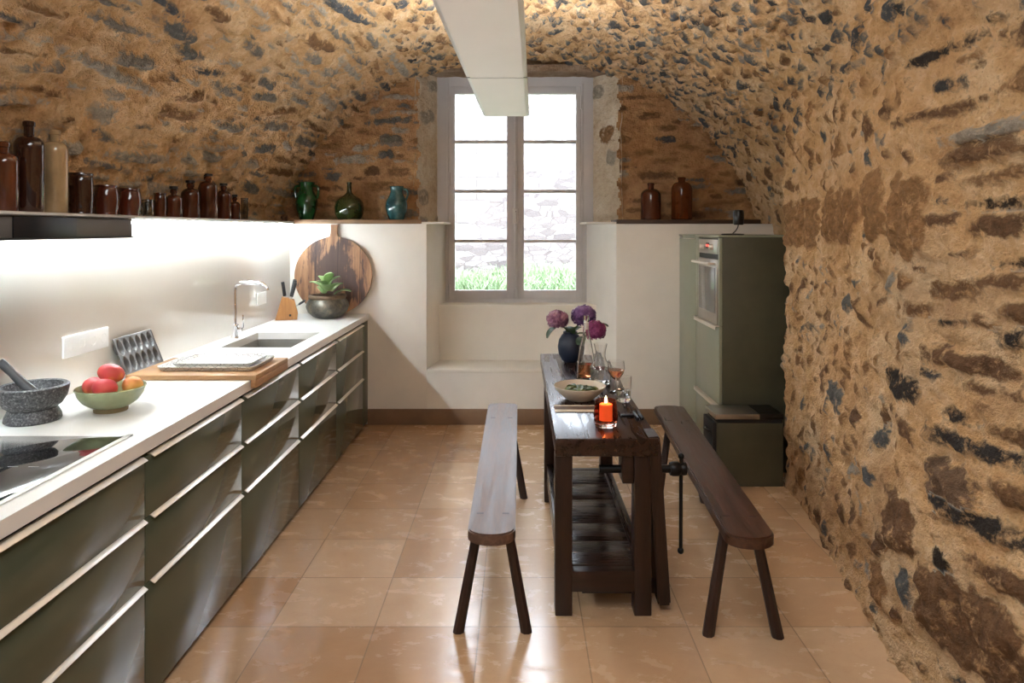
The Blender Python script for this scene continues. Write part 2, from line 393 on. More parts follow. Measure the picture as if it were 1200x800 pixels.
veins = t.math('ABSOLUTE', t.math('SUBTRACT', t.noise(3.1, 8, .7, t.mapped((1, 2.2, 1), rot=(0, 0, -.5)), 1.5), .5))
c_ = t.mix(t.mapr(veins, 0, .005, .3, 0), c_, lin((150, 100, 66)))
t.P(color=c_, rough=t.mapr(nA, .3, .7, .17, .32), spec=.6)
t.bump(t.math('ADD', t.math('MULTIPLY', bk.outputs['Fac'], -1.0), t.math('MULTIPLY', nB, .8)), .12, .006)
struct('floor', box(NB(), -2.3, 2.35, -1.25, 6.2, -.12, 0), t.m)
PLAST = plain('white_plaster', (232, 227, 219), .85, var=.03, scale=5, bump=.12, bscale=45)
PLASTB = plain('white_lime_paint', (228, 222, 212), .8, var=.03, scale=4, bump=.1, bscale=50)
YP = 5.68; ZL = 1.648
bm = NB(); box(bm, -1.885, -.757, YP, 6.5, 0, ZL, .004)
# splayed reveals by skewing the inner faces
for v_ in bm.verts:
    if v_.co.x > -1 and v_.co.y > 6: v_.co.x = -.645; 
struct('wall_back_left', bm, PLAST)
bm = NB(); box(bm, .80, 2.25, YP, 6.5, 0, ZL, .004)
for v_ in bm.verts:
    if v_.co.x < 1 and v_.co.y > 6: v_.co.x = .565
struct('wall_back_right', bm, PLAST)
struct('wall_back_niche', box(NB(), -.80, .86, 6.09, 6.5, 0, .935, .004), PLASTB)
struct('trim_5', box(NB(), -.757, .80, 5.674, 6.12, .425, .452, .004), PLASTB)           # seat ledge
struct('wall_back_base', box(NB(), -.757, .80, YP+.0005, 6.1, 0, .4249), PLAST)
BSK = plain('brown_stone_skirting', (132, 104, 80), .5, var=.12, scale=7, bump=.1)
struct('baseboard_back', box(NB(), -1.24, 1.319, YP-.014, YP+.01, 0, .128, .003), BSK)
struct('wall_left', box(NB(), -2.25, -1.889, -1.2, YP+.3, 0, ZL-.004), PLAST)
rw = NB(); box(rw, -2.55, 2.55, -1.25, -1.15, 0, 3.3)
struct('wall_rear', rw, plain('rear_lime_wall', (170, 135, 98), .9, var=.2, scale=4, bump=.4, bscale=20))

# ------------------------------------------------------------------ window
WF = plain('grey_window_paint', (196, 193, 194), .45, var=.04, scale=6)
YW = 6.31
def wx(x): return (x-VX)*YW/F
def wz(y): return H-(y-VY)*YW/F
win = bpy.data.objects.new('window_1', None); COL.objects.link(win); win.location = (0, YW, .94); win['kind'] = 'structure'
bm = NB()
box(bm, wx(509), wx(526.5), YW, YW+.08, wz(356), wz(87), .004); box(bm, wx(681), wx(697), YW, YW+.08, wz(356), wz(87), .004)
box(bm, wx(526.4), wx(681.1), YW+.0006, YW+.08, wz(101), wz(87), .0); box(bm, wx(526.4), wx(681.1), YW+.0006, YW+.08, wz(356), wz(350), .0)
for xx in (524.5, 682.5): box(bm, wx(xx-1), wx(xx+1), YW-.008, YW+.02, wz(350), wz(98), .003)
mesh_obj('window_frame', bm, WF, win, True)
def pane_mat():
    t = NT('window_glass'); n = t.n; tr = n.new('ShaderNodeBsdfTransparent'); gl = n.new('ShaderNodeBsdfGlossy'); fr = n.new('ShaderNodeFresnel'); mx = n.new('ShaderNodeMixShader')
    gl.inputs['Roughness'].default_value = .02; tr.inputs[0].default_value = (.97, .985, .98, 1); fr.inputs[0].default_value = 1.45
    t.l.new(fr.outputs[0], mx.inputs[0]); t.l.new(tr.outputs[0], mx.inputs[1]); t.l.new(gl.outputs[0], mx.inputs[2]); t.l.new(mx.outputs[0], n['Material Output'].inputs[0]); return t.m
PANE = pane_mat()
STEELW = plain('painted_iron', (196, 192, 190), .4, .2)
for (a, b, p0, p1) in ((526.5, 603.5, 533, 594), (604.5, 681, 614, 675)):
    bm = NB(); y0, y1 = YW-.004, YW+.045
    box(bm, wx(a), wx(p0), y0, y1, wz(350), wz(101), .005); box(bm, wx(p1), wx(b), y0, y1, wz(350), wz(101), .005)
    box(bm, wx(p0)-.003, wx(p1)+.003, y0+.0008, y1-.0008, wz(110), wz(101)-.001, .003); box(bm, wx(p0)-.003, wx(p1)+.003, y0+.0008, y1-.0008, wz(350)+.001, wz(340), .003)
    for yy_ in (166, 224, 282.5): box(bm, wx(p0)-.003, wx(p1)+.003, y0+.006, y1-.004, wz(yy_+1.8), wz(yy_-1.8), .003)
    cs = mesh_obj('casement', bm, WF, win, True)
    bm = NB()
    for (q0, q1) in ((110, 164.2), (167.8, 222.2), (225.8, 280.7), (284.3, 340)): box(bm, wx(p0)-.004, wx(p1)+.004, YW+.018, YW+.022, wz(q1)-.004, wz(q0)+.004)
    mesh_obj('glass_panes', bm, PANE, cs, True)
    bm = NB()
    for zz_ in (120, 210, 325):
        hx = a+.2 if a < 560 else b-.2
        tube(bm, [(wx(hx), YW-.012, wz(zz_+8)), (wx(hx), YW-.012, wz(zz_-8))], .008, 10)
    mesh_obj('hinges', bm, WF, cs, True)
bm = NB(); box(bm, wx(602), wx(606.5), YW-.03, YW-.003, wz(350), wz(101), .006)
mesh_obj('cover_strip', bm, WF, win, True)
bm = NB(); tube(bm, [(wx(604.3), YW-.04, wz(342)), (wx(604.3), YW-.04, wz(108))], .006, 8)
for yy_ in (195, 342, 110): box(bm, wx(604.3)-.012, wx(604.3)+.012, YW-.05, YW-.028, wz(yy_+5), wz(yy_-5), .003)
mesh_obj('bolt_rod', bm, WF, win, True)
bm = NB(); box(bm, wx(600.8), wx(607.6), YW-.052, YW-.03, wz(262), wz(244), .006); 
tube(bm, [(wx(604.3), YW-.05, wz(248)), (wx(604.3), YW-.085, wz(249)), (wx(605), YW-.09, wz(260))], .007, 8)
mesh_obj('handle', bm, STEELW, win, True)

# ------------------------------------------------------------------ courtyard outside
t = NT('courtyard_masonry')
b2 = t.new('ShaderNodeTexBrick'); t.l.new(t.mapped(loc=(0, 0, 0), rot=(R(90), 0, 0)), b2.inputs['Vector'])
for k_, v_ in (('Scale', 1), ('Mortar Size', .012), ('Brick Width', .62), ('Row Height', .34)): b2.inputs[k_].default_value = v_
b2.inputs['Color1'].default_value = lin((204, 198, 192)); b2.inputs['Color2'].default_value = lin((194, 186, 180)); b2.inputs['Mortar'].default_value = lin((126, 118, 114))
vo = t.new('ShaderNodeTexVoronoi', feature='DISTANCE_TO_EDGE'); t.l.new(t.mapped((5, 1, 14)), vo.inputs['Vector']); vo.inputs['Scale'].default_value = 1
vc = t.new('ShaderNodeTexVoronoi'); t.l.new(t.mapped((5, 1, 14)), vc.inputs['Vector']); vc.inputs['Scale'].default_value = 1
sp = t.new('ShaderNodeSeparateColor'); t.l.new(vc.outputs['Color'], sp.inputs[0])
rub = t.ramp(sp.outputs[0], [(0, lin((128, 118, 116))), (.4, lin((178, 168, 162))), (1, lin((204, 198, 192)))])
rub = t.mix(t.mapr(vo.outputs['Distance'], .015, .05, .9, 0), rub, lin((118, 108, 106)))
sx_ = t.new('ShaderNodeSeparateXYZ'); t.l.new(t.coord(), sx_.inputs[0])
selx = t.mapr(t.math('ADD', t.math('ADD', t.math('MULTIPLY', sx_.outputs[0], .9), t.math('MULTIPLY', sx_.outputs[2], -.75)), t.math('MULTIPLY', t.noise(3, 4), .6)), -1.62, -1.56, 0, 1)
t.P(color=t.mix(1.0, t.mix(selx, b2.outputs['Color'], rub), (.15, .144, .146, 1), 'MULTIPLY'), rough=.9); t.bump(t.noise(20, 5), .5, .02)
struct('wall_courtyard', box(NB(), -7, 7, 10.2, 10.6, .6, 4.4), t.m)
GR = plain('grass_green', (84, 104, 70), .7, var=.3, scale=9)
struct('ground_courtyard', box(NB(), -7, 7, 6.55, 10.3, .7, .86), plain('soil_and_grass', (120, 140, 84), .9, var=.25, scale=6))
bm = NB()
for _ in range(14000):
    Y = rng.uniform(7.0, 10.0); X = rng.uniform(-2.2, 2.2); hgt_ = rng.uniform(.04, .24)*(.5+.5*(Y-6.4)/3.6)*(1.15+.5*math.sin(X*3+Y*2)*.5)
    an = rng.uniform(0, PI); wd = rng.uniform(.006, .014); dx, dy = wd*math.cos(an), wd*math.sin(an); lx, ly = rng.normal(0, .09), rng.normal(0, .06)
    z0 = .855
    a = bm.verts.new((X-dx, Y-dy, z0)); b = bm.verts.new((X+dx, Y+dy, z0)); c = bm.verts.new((X+lx*.5+dx*.7, Y+ly*.5+dy*.7, z0+hgt_*.6)); d = bm.verts.new((X+lx*.5-dx*.7, Y+ly*.5-dy*.7, z0+hgt_*.6)); e = bm.verts.new((X+lx, Y+ly, z0+hgt_))
    bm.faces.new((a, b, c, d)); bm.faces.new((d, c, e))
g = mesh_obj('grass', bm, GR); tag(g, 'sunlit green grass growing along the courtyard wall outside the window', 'grass', None, 'stuff')

# ------------------------------------------------------------------ kitchen run on the left
GREEN = NT('olive_green_lacquer'); 
GREEN.P(color=GREEN.ramp(GREEN.noise(1.5), [(.3, lin((80, 86, 70))), (.7, lin((86, 92, 76)))]), rough=.09, spec=.5); GREEN = GREEN.m
GREENM = plain('olive_green_matt', (92, 98, 82), .4, var=.06, scale=3)
ALU = plain('brushed_aluminium', (236, 230, 220), .38, .45, .03, 20)
DARK = plain('dark_recess', (26, 26, 26), .6)
CORIAN = plain('white_worktop', (230, 228, 224), .28, var=.012, scale=3)
STEEL = plain('stainless_steel', (176, 172, 166), .3, .9, .06, 12)
CHROME = plain('polished_chrome', (225, 225, 228), .06, 1, .02, 5)
XF = -1.238
LB = [('near the cooker, its front cut by the photo edge', 1.49), ('just before the wooden board, under the fruit bowl', 2.29), ('directly below the wooden board and trays', 3.09), ('below the kitchen sink', 3.89), ('nearest to the window wall, last in the row', 4.69)]
def drawer_unit(loc, label):
    t = thing('drawer_unit', label, 'drawer cabinet', loc, 0, 'olive green drawer units under the worktop')
    W = .80
    bm = NB(); box(bm, -.615, -.022, .002, .020, .10, .855); box(bm, -.615, -.022, W-.020, W-.002, .10, .855); box(bm, -.615, -.022, .020, W-.020, .10, .118); mesh_obj('body', bm, GREENM, t)
    mesh_obj('plinth', box(NB(), -.57, -.04, 0, W, 0, .10), DARK, t)
    for (z0, z1) in ((.03, .420), (.424, .640), (.644, .846)):
        d = mesh_obj('drawer', box(NB(), -.021, 0, .003, W-.003, z0, z1, .0015), GREEN, t)
        bm = NB(); box(bm, -.012, .0, .035, W-.006, z1-.001, z1+.0025, .0006); box(bm, -.004, .016, .035, W-.006, -.0015, .0015, .0006, M=Matrix.Translation((0, 0, z1)) @ Matrix.Rotation(R(34), 4, 'Y'))
        mesh_obj('handle', bm, ALU, d)
    return t
d0 = drawer_unit((XF, LB[0][1], 0), 'x')
d0['label'] = 'olive green glossy drawer unit under the black cooktop, nearest the camera'
for (txt, y), lb in zip(LB[1:], ['olive green glossy drawer unit under the green fruit bowl', 'olive green glossy drawer unit below the wooden board with trays', 'olive green glossy drawer unit below the kitchen sink', 'olive green glossy drawer unit below the knife block, farthest along the counter']):
    d = copy_tree(d0); d.location = (XF, y, 0); d['label'] = lb
fp = thing('filler_panel', 'narrow olive green filler panel between last drawer unit and white wall', 'panel', (XF, 5.49, 0))
mesh_obj('panel_front', box(NB(), -.021, 0, .003, .172, .03, .855, .0015), GREENM, fp)
mesh_obj('plinth', box(NB(), -.3, -.04, 0, .172, 0, .10), DARK, fp)
ZT = .91
# worktop with a sink cut-out
SX0, SX1, SY0, SY1 = -1.75, -1.335, 4.05, 4.64
bm = NB(); XA, XB_ = -1.879, -1.229; Y0, Y1 = -.4, YP-.004
for (a, b, c, d) in ((XA, XB_, Y0, SY0), (XA, XB_, SY1, Y1), (XA, SX0, SY0, SY1), (SX1, XB_, SY0, SY1)): 
    for z in (.865, ZT): 
        vs = [bm.verts.new(p) for p in ((a, c, z), (b, c, z), (b, d, z), (a, d, z))]; bm.faces.new(vs)
for (x0, y0, x1, y1) in ((XA, Y0, XB_, Y0), (XB_, Y0, XB_, SY0), (XB_, SY0, XB_, SY1), (XB_, SY1, XB_, Y1), (XB_, Y1, XA, Y1), (XA, Y1, XA, Y0), (SX0, SY0, SX1, SY0), (SX1, SY0, SX1, SY1), (SX1, SY1, SX0, SY1), (SX0, SY1, SX0, SY0)):
    vs = [bm.verts.new(p) for p in ((x0, y0, .865), (x1, y1, .865), (x1, y1, ZT), (x0, y0, ZT))]; bm.faces.new(vs)
bmesh.ops.remove_doubles(bm, verts=bm.verts, dist=.0005)
single('worktop', bm, CORIAN, 'long white kitchen worktop running over the green drawer units', 'worktop')
sk = thing('kitchen_sink', 'rectangular stainless sink sunk into the white worktop', 'sink', (-1.54, 4.345, .865-.18))
bm = NB(); q = .004
x0, x1, y0, y1, zb, zt_ = SX0-q, SX1+q, SY0-q, SY1+q, .70, .864
def ring(e, z): return [bm.verts.new(p) for p in ((x0-e, y0-e, z), (x1+e, y0-e, z), (x1+e, y1+e, z), (x0-e, y1+e, z))]
r1, r2, r3, r4, r5 = ring(.012, zt_), ring(0, zt_), ring(-.008, zb), ring(-.006, zb-.006), ring(.012, zt_-.02)
for a, b in ((r1, r2), (r2, r3)):
    for k in range(4): bm.faces.new((a[k], a[(k+1) % 4], b[(k+1) % 4], b[k]))
bm.faces.new(r3)
mesh_obj('basin', bm, STEEL, sk, True)
mesh_obj('drain', lathe(NB(), [(0, .003), (.035, .003), (.042, 0)], 24, (-1.56, 4.33, .7)), CHROME, sk, True)
fa = thing('kitchen_faucet', 'tall chrome angular mixer faucet behind the sink', 'faucet', (-1.80, 4.38, ZT))
mesh_obj('base', lathe(NB(), [(0, 0), (.027, 0), (.027, .008), (.024, .012), (.024, .085), (.019, .092), (0, .092)], 24), CHROME, fa)
pts = [(0, 0, .09), (0, 0, .20), (0, 0, .30)]+arcpts((0, 0, .315), (0, 0, .352), (.045, 0, .352), 8)[1:]+[(.10, 0, .352)]+arcpts((.15, 0, .352), (.19, 0, .35), (.207, 0, .305), 8)
mesh_obj('spout', tube(NB(), pts, .0125, 14), CHROME, fa)
bm = NB(); tube(bm, [(.02, 0, .055), (.046, 0, .06)], .014, 12); tube(bm, [(.04, 0, .06), (.05, 0, .075), (.05, 0, .15)], [.009, .009, .006], 10)
mesh_obj('lever', bm, CHROME, fa)
# cooktop
ck = thing('induction_cooktop', 'black glass cooktop set flush into the white worktop', 'cooktop', (-1.55, 1.9, ZT))
BLK = plain('black_ceramic_glass', (20, 20, 22), .05, 0, .05)
mesh_obj('glass_top', box(NB(), -1.80, -1.31, 1.5, 2.30, ZT+.0005, ZT+.004, .0012), BLK, ck, True)
bm = NB(); WFR = plain('white_cooktop_rim', (232, 230, 226), .3)
box(bm, -1.312, -1.293, 1.49, 2.318, ZT+.0005, ZT+.005, .0012); box(bm, -1.812, -1.293, 2.298, 2.318, ZT+.0005, ZT+.005, .0012); box(bm, -1.812, -1.798, 1.49, 2.318, ZT+.0005, ZT+.005, .0012)
mesh_obj('rim', bm, WFR, ck, True)
MARK = plain('grey_marking', (190, 190, 190), .5)
for k in range(5): mesh_obj('touch_mark', box(NB(), -1.66+.06*k, -1.63+.06*k, 2.0, 2.003, ZT+.004, ZT+.0043), MARK, ck, True)
# backsplash, ledge, LED
t = NT('back_painted_glass'); t.P(color=t.ramp(t.noise(1), [(.3, lin((222, 216, 206))), (.7, lin((226, 220, 211)))]), rough=.12, spec=.5)
single('glass_backsplash', box(NB(), -1.888, -1.879, -.4, YP-.003, ZT, 1.64, .001), t.m, 'pale glossy glass splashback on the wall above the worktop', 'backsplash')
LEDGE = plain('grey_ledge', (176, 170, 162), .5)
single('wall_ledge', box(NB(), -2.2, -1.842, -.5, YP-.002, ZL, 1.668, .002), LEDGE, 'long grey ledge above the splashback carrying the brown bottles', 'shelf')
lt = thing('led_strip', 'white glowing light strip under the ledge above splashback', 'light', (-1.86, 3.2, 1.63))
mesh_obj('channel', box(NB(), -1.872, -1.8425, -.4, YP-.01, 1.6405, 1.6478), ALU, lt, True)
t = NT('led_glow'); t.P(color=(1, 1, 1, 1), em=(.80, .92, 1, 1), es=LED_STRENGTH)
bm = NB(); box(bm, -.010, .010, -.35, YP-.05, -.0015, .0015, M=Matrix.Translation((-1.848, 0, 1.634)) @ Matrix.Rotation(R(-46), 4, 'Y')); mesh_obj('diffuser', bm, t.m, lt, True)
# timber shelves on the back plaster
OAK = wood('brown_shelf_oak', (84, 58, 36), (134, 98, 64), 'x', 1, .5)
single('timber_shelf', box(NB(), -1.88, -.80, YP-.012, 6.02, ZL, 1.683, .003), OAK, 'brown timber shelf board left of the window, under green vessels', 'shelf')
single('timber_shelf', box(NB(), .802, 1.985, YP-.012, 6.02, ZL, 1.683, .003), wood('dark_shelf_oak', (46, 32, 22), (80, 56, 38), 'x', 1, .5), 'dark timber shelf board right of the window, under two brown bottles', 'shelf')
struct('trim_6', box(NB(), -.80, -.62, YP+.004, 6.3, ZL-.001, 1.664, .002), PLAST)
struct('trim_7', box(NB(), .555, .802, YP+.004, 6.3, ZL-.001, 1.664, .002), PLAST)
# hood
hd = thing('cooker_hood', 'flat dark cooker hood on the wall under three big bottles', 'hood', (-1.69, 2.0, 1.574))
HG = plain('dark_grey_steel', (92, 90, 88), .6, .1, .05)
mesh_obj('housing', box(NB(), -1.833, -1.51, 1.2, 2.70, 1.574, 1.642, .003), HG, hd, True)
mesh_obj('top_plate', box(NB(), -1.833, -1.50, 1.2, 2.70, 1.643, 1.6472, .001), HG, hd, True)
mesh_obj('bottom_trim', box(NB(), -1.833, -1.502, 1.2, 2.70, 1.568, 1.5738, .001), DARK, hd, True)
mesh_obj('control_panel', box(NB(), -1.51, -1.5055, 2.06, 2.355, 1.575, 1.641, .001), plain('black_hood_panel', (16, 16, 22), .35), hd, True)

# ------------------------------------------------------------------ bottles on the left ledge
def glaze(name, rgb, rough=.09): return plain(name, rgb, rough, 0, .25, 9, coat=.8)
BR = [glaze('brown_glaze', (92, 46, 26)), glaze('dark_brown_glaze', (52, 26, 18)), glaze('cream_glaze', (168, 142, 106)), glaze('reddish_glaze', (84, 36, 24))]
def bottle_prof(r, h, neck_r, neck_h, sh=None, lip=.004):
    sh = sh or r*.75; zb = h-neck_h-sh
    p = [(0, 0), (r*.92, 0), (r, .008), (r, zb)]
    for k in range(1, 8):
        a = k/7*PI/2; p.append((neck_r+(r-neck_r)*math.cos(a), zb+sh*math.sin(a)))
    p += [(neck_r, h-.022), (neck_r+lip, h-.02), (neck_r+lip, h-.004), (neck_r, h), (neck_r*.6, h), (neck_r*.6, h-.03), (0, h-.03)]
    return p
def jar_prof(r, h, bulge=0, mouth=None):
    m = mouth or r*.9; p = [(0, 0), (r*.9, 0), (r*.95, .006)]
    for k in range(0, 9): p.append((r*(.93+.07*math.sin(k/8*PI))+bulge*math.sin(k/8*PI)*r*.1, .01+(h-.025)*k/8))
    p += [(m, h-.012), (m+.004, h-.006), (m+.003, h), (m-.005, h), (m-.006, h-.03), (r*.85, h*.5), (r*.8, .012), (0, .012)]
    return p
XL = -1.965
ZS = 1.668
def ledge_item(name, xc, wpx, topy, kind, mat, label, cat, group=None, cap=None, X=XL, **k):
    Y = -X*F/(VX-xc); r = wpx/2*Y/F*.97; h = (VY-topy)*Y/F+H-ZS
    loc = (X, Y, ZS)
    if kind == 'bottle': pr = bottle_prof(r, h, k.get('nr', r*.34), k.get('nh', h*.16), k.get('sh'))
    else: pr = jar_prof(r, h, k.get('bulge', 0), k.get('mouth'))
    if cap:
        t = thing(name, label, cat, loc, 0, group); mesh_obj('body', lathe(NB(), pr), mat, t)
        nr = k.get('nr', r*.34)
        mesh_obj(cap[0], lathe(NB(), [(0, h-.012), (nr*.9, h-.012), (nr*.95, h+.0), (nr*1.5, h+.004), (nr*1.5, h+cap[1]), (0, h+cap[1]+.002)], 20), cap[2], t)
        return t
    return single(name, lathe(NB(), pr), mat, label, cat, loc, (0, 0, 0), group)
STOP = plain('black_stopper', (22, 18, 16), .3)
G1 = 'brown bottles and jars on the left ledge'
ledge_item('amber_bottle', 4, 31, 166, 'bottle', BR[0], 'brown bottle cut off by the left photo edge, beside the tallest dark bottle', 'bottle', G1, X=-1.93)
ledge_item('stoneware_bottle', 34, 32, 142, 'bottle', BR[1], 'tallest dark brown bottle on the ledge, left of the cream bottle', 'bottle', G1, X=-1.93, nh=.06)
ledge_item('cream_bottle', 64, 28.5, 152, 'bottle', BR[2], 'cream coloured glazed bottle among brown ones on the ledge', 'bottle', None, X=-1.93, nh=.05)
ledge_item('brown_jar', 94.5, 28, 203, 'jar', BR[1], 'tall straight brown jar right beside the cream bottle', 'jar', G1)
ledge_item('brown_jar', 124.5, 26.5, 217, 'jar', BR[3], 'squat brown jar, middle of the three brown jars', 'jar', G1, bulge=.3)
ledge_item('brown_jar', 151.5, 25, 221, 'jar', BR[3], 'bulging round brown jar with flared rim above the hood end', 'jar', G1, bulge=.8, mouth=.045)
DKG = glass('smoky_clear_glass', (205, 205, 200), .02)
AMB = plain('amber_bottle_brown', (74, 34, 18), .1, 0, .2, 9, coat=.5)
ledge_item('glass_jar', 173, 14, 234, 'jar', DKG, 'small clear glass jar on ledge between round brown jar and bottles', 'jar')
ledge_item('glass_jar', 187.5, 14, 226, 'jar', AMB, 'low brown jar left of the row of stoppered apothecary bottles', 'jar', G1)
for (xc, wp, ty, lb) in ((203.5, 19, 222, 'stoppered brown bottle at the left end of the apothecary row'), (223, 21, 215, 'stoppered brown bottle just left of tallest apothecary bottle'), (243.5, 22, 207, 'tallest stoppered brown apothecary bottle in its row'), (262, 17, 218, 'stoppered brown bottle just right of tallest apothecary bottle'), (275, 12.5, 231, 'smallest stoppered brown bottle beside the thin clear tumbler')):
    ledge_item('apothecary_bottle', xc, wp, ty, 'bottle', AMB, lb, 'bottle', 'stoppered brown bottles on the left ledge', ('stopper', .018, STOP), nh=.03)
ledge_item('glass_tumbler', 286.5, 8.5, 232, 'jar', DKG, 'thin clear glass at the right end of the ledge bottles', 'glass')

# green vessels on the back-left shelf
ZB = 1.683; YS = 5.85
GG = plain('green_glaze', (28, 70, 34), .12, 0, .5, 12, coat=.5)
vz = thing('handled_jar', 'dark green glazed two-handled jar in the corner of the shelf', 'jar', (-1.79, YS-.02, ZB))
mesh_obj('body', lathe(NB(), [(0, 0), (.055, 0), (.06, .01), (.075, .06), (.092, .13), (.09, .18), (.072, .22), (.058, .245), (.055, .28), (.064, .30), (.07, .315), (.062, .318), (.05, .29), (.05, .2), (0, .1)]), GG, vz)
for s in (-1, 1): mesh_obj('handle', tube(NB(), arcpts((s*.058, 0, .285), (s*.12, 0, .30), (s*.088, 0, .18), 10), .011, 10), GG, vz)
t = NT('dark_green_bottle_glass'); t.P(color=t.ramp(t.noise(6), [(.3, lin((36, 44, 18))), (.7, lin((46, 54, 24)))]), rough=.05, coat=.6); DG = t.m
single('demijohn', lathe(NB(), [(0, .012), (.07, 0), (.095, .006), (.118, .05), (.125, .10), (.115, .15), (.085, .185), (.045, .208), (.024, .23), (.02, .25), (.018, .30), (.021, .305), (.021, .318), (.014, .32), (.013, .28), (0, .25)]), DG, 'bulbous dark olive glass bottle with thin neck on the shelf', 'bottle', (-1.435, YS, ZB))
BG = NT('blue_green_glaze'); BG.P(color=BG.ramp(BG.noise(9, 6, .7), [(.35, lin((20, 52, 58))), (.55, lin((58, 98, 98))), (.75, lin((120, 134, 116)))]), rough=.12, coat=.5); BG = BG.m
pt = thing('ceramic_pitcher', 'blue green glazed pitcher on the shelf next to the window', 'pitcher', (-1.035, YS, ZB))
mesh_obj('body', lathe(NB(), [(0, 0), (.06, 0), (.066, .01), (.088, .07), (.094, .12), (.085, .165), (.062, .205), (.052, .235), (.055, .265), (.062, .282), (.056, .284), (.046, .25), (.046, .2), (0, .1)]), BG, pt)
mesh_obj('handle', tube(NB(), arcpts((.055, 0, .262), (.125, 0, .26), (.078, 0, .165), 10), .009, 10), BG, pt)
t = NT('amber_glass'); t.P(color=t.ramp(t.noise(5), [(.3, lin((104, 50, 20))), (.7, lin((118, 58, 24)))]), rough=.04, trans=.4, ior=1.3, coat=.4); AG = t.m
single('brown_glass_bottle', lathe(NB(), bottle_prof(.086, .312, .026, .05, .06)), AMB, 'dark brown glass bottle on the shelf nearer the window', 'bottle', (1.117, YS, ZB), group='brown bottles right of the window')
single('brown_glass_bottle', lathe(NB(), bottle_prof(.088, .36, .030, .04, .07)), AG, 'taller amber brown glass bottle on the shelf right of the dark one', 'bottle', (1.378, YS, ZB), group='brown bottles right of the window')

# ------------------------------------------------------------------ sockets
SOCK = plain('white_plastic', (240, 240, 238), .35, var=.02)
def sockets(loc, n, wd, ht, label):
    t = thing('power_outlet', label, 'outlet', loc)
    mesh_obj('face_plate', box(NB(), 0, .011, 0, wd, 0, ht, .003), SOCK, t)
    p = wd/n
    for k in range(n):
        bm = NB(); c = Vector((.0112, p*(k+.5), ht/2))
        Mx = Matrix.Translation(c) @ Matrix.Rotation(R(90), 4, 'Y')
        q = NB(); lathe(q, [(0, -.002), (.017, -.002), (.019, .0008), (.0215, .0008), (.022, 0)], 20); bmesh.ops.transform(q, matrix=Mx, verts=q.verts)
        s = mesh_obj('socket', q, SOCK, t)
        q = NB()
        for (a, b) in ((-.008, 0), (.008, 0), (0, .009)): box(q, .0092, .0100, c.y+a-.002, c.y+a+.002, c.z+b-.002, c.z+b+.002)
        mesh_obj('pin_holes', q, plain('socket_holes', (60, 50, 48), .6), s)
sockets((-1.879, 2.84, 1.068), 4, .31, .09, 'white four-socket outlet plate on the splashback by the baking mould')
sockets((-1.879, 4.95, 1.055), 2, .17, .09, 'small white double outlet on the splashback behind the faucet')

# ------------------------------------------------------------------ things on the worktop
GRAN = NT('grey_granite'); nn = GRAN.noise(130, 3, .7)
GRAN.P(color=GRAN.ramp(nn, [(.35, lin((40, 40, 42))), (.55, lin((84, 84, 86))), (.72, lin((150, 150, 150)))]), rough=.5); GRAN.bump(nn, .2, .002); GRAN = GRAN.m
mo = single('stone_mortar', lathe(NB(), [(0, 0), (.084, 0), (.09, .006), (.088, .02), (.078, .042), (.074, .047), (.09, .058), (.106, .085), (.113, .118), (.113, .126), (.107, .13), (.094, .128), (.086, .10), (.06, .07), (0, .058)], 48), GRAN, 'grey granite mortar with a stepped foot on the white worktop', 'mortar', (-1.757, 2.50, ZT))
q = NB(); lathe(q, [(0, 0), (.019, .004), (.022, .015), (.018, .05), (.014, .12), (.016, .165), (.014, .18), (0, .184)], 20)
pe = single('stone_pestle', q, plain('dark_polished_stone', (58, 58, 60), .25), 'dark stone pestle leaning in the granite mortar', 'pestle', (-1.735, 2.49, ZT+.086), (0, R(-42), R(10)))
CEL = plain('celadon_green_glaze', (146, 154, 116), .15, 0, .15, 14, coat=.3)
fb = thing('fruit_bowl', 'pale green ceramic bowl of fruit on the white worktop', 'bowl', (-1.558, 2.64, ZT))
mesh_obj('bowl_body', lathe(NB(), [(0, .014), (.055, .014), (.07, .02), (.098, .04), (.115, .066), (.122, .09), (.119, .093), (.11, .068), (.09, .042), (.05, .024), (0, .02)], 48), CEL, fb)
mesh_obj('foot', lathe(NB(), [(.04, .0), (.058, 0), (.06, .016), (.055, .02), (.04, .016)], 40), plain('brown_clay_foot', (128, 112, 78), .6), fb)
t = NT('peach_skin'); sp = t.new('ShaderNodeTexCoord'); t.P(color=t.ramp(t.noise(7, 3, .5), [(.42, lin((214, 70, 76))), (.6, lin((218, 94, 84))), (.72, lin((228, 160, 80)))]), rough=.5, sss=.05); PEA = t.m
t = NT('apricot_skin'); t.P(color=t.ramp(t.noise(9, 3, .5), [(.35, lin((222, 120, 70))), (.6, lin((234, 176, 92)))]), rough=.5); APR = t.m
def peach(loc, r, mat, label, rz, sz=.92, sx=1.0):
    q = NB(); vs = ball(q, (0, 0, 0), r, sx, 1, sz, 24, 16)
    for v_ in vs:
        a = math.atan2(v_.co.y, v_.co.x); d = math.exp(-(((a)/.25)**2))
        rr = math.hypot(v_.co.x, v_.co.y)
        v_.co *= 1-.06*d*min(1, rr/r*1.2)
        if v_.co.z > 0: v_.co.z -= .12*r*math.exp(-(rr/(.35*r))**2)
    return single('peach', q, mat, label, 'fruit', loc, (R(20), R(15), rz), 'fruit in the green bowl')
peach((-1.560, 2.645, ZT+.141), .044, PEA, 'red peach on top of the fruit in the bowl', 1.2, .8, 1.12)
peach((-1.548, 2.585, ZT+.097), .043, PEA, 'red peach at the front of the bowl below the top one', 2.4, .85, 1.1)
peach((-1.628, 2.645, ZT+.090), .038, PEA, 'red peach at the left side of the bowl, mostly hidden', .4)
peach((-1.488, 2.665, ZT+.090), .038, APR, 'orange yellow apricot at the right side of the bowl', .9)
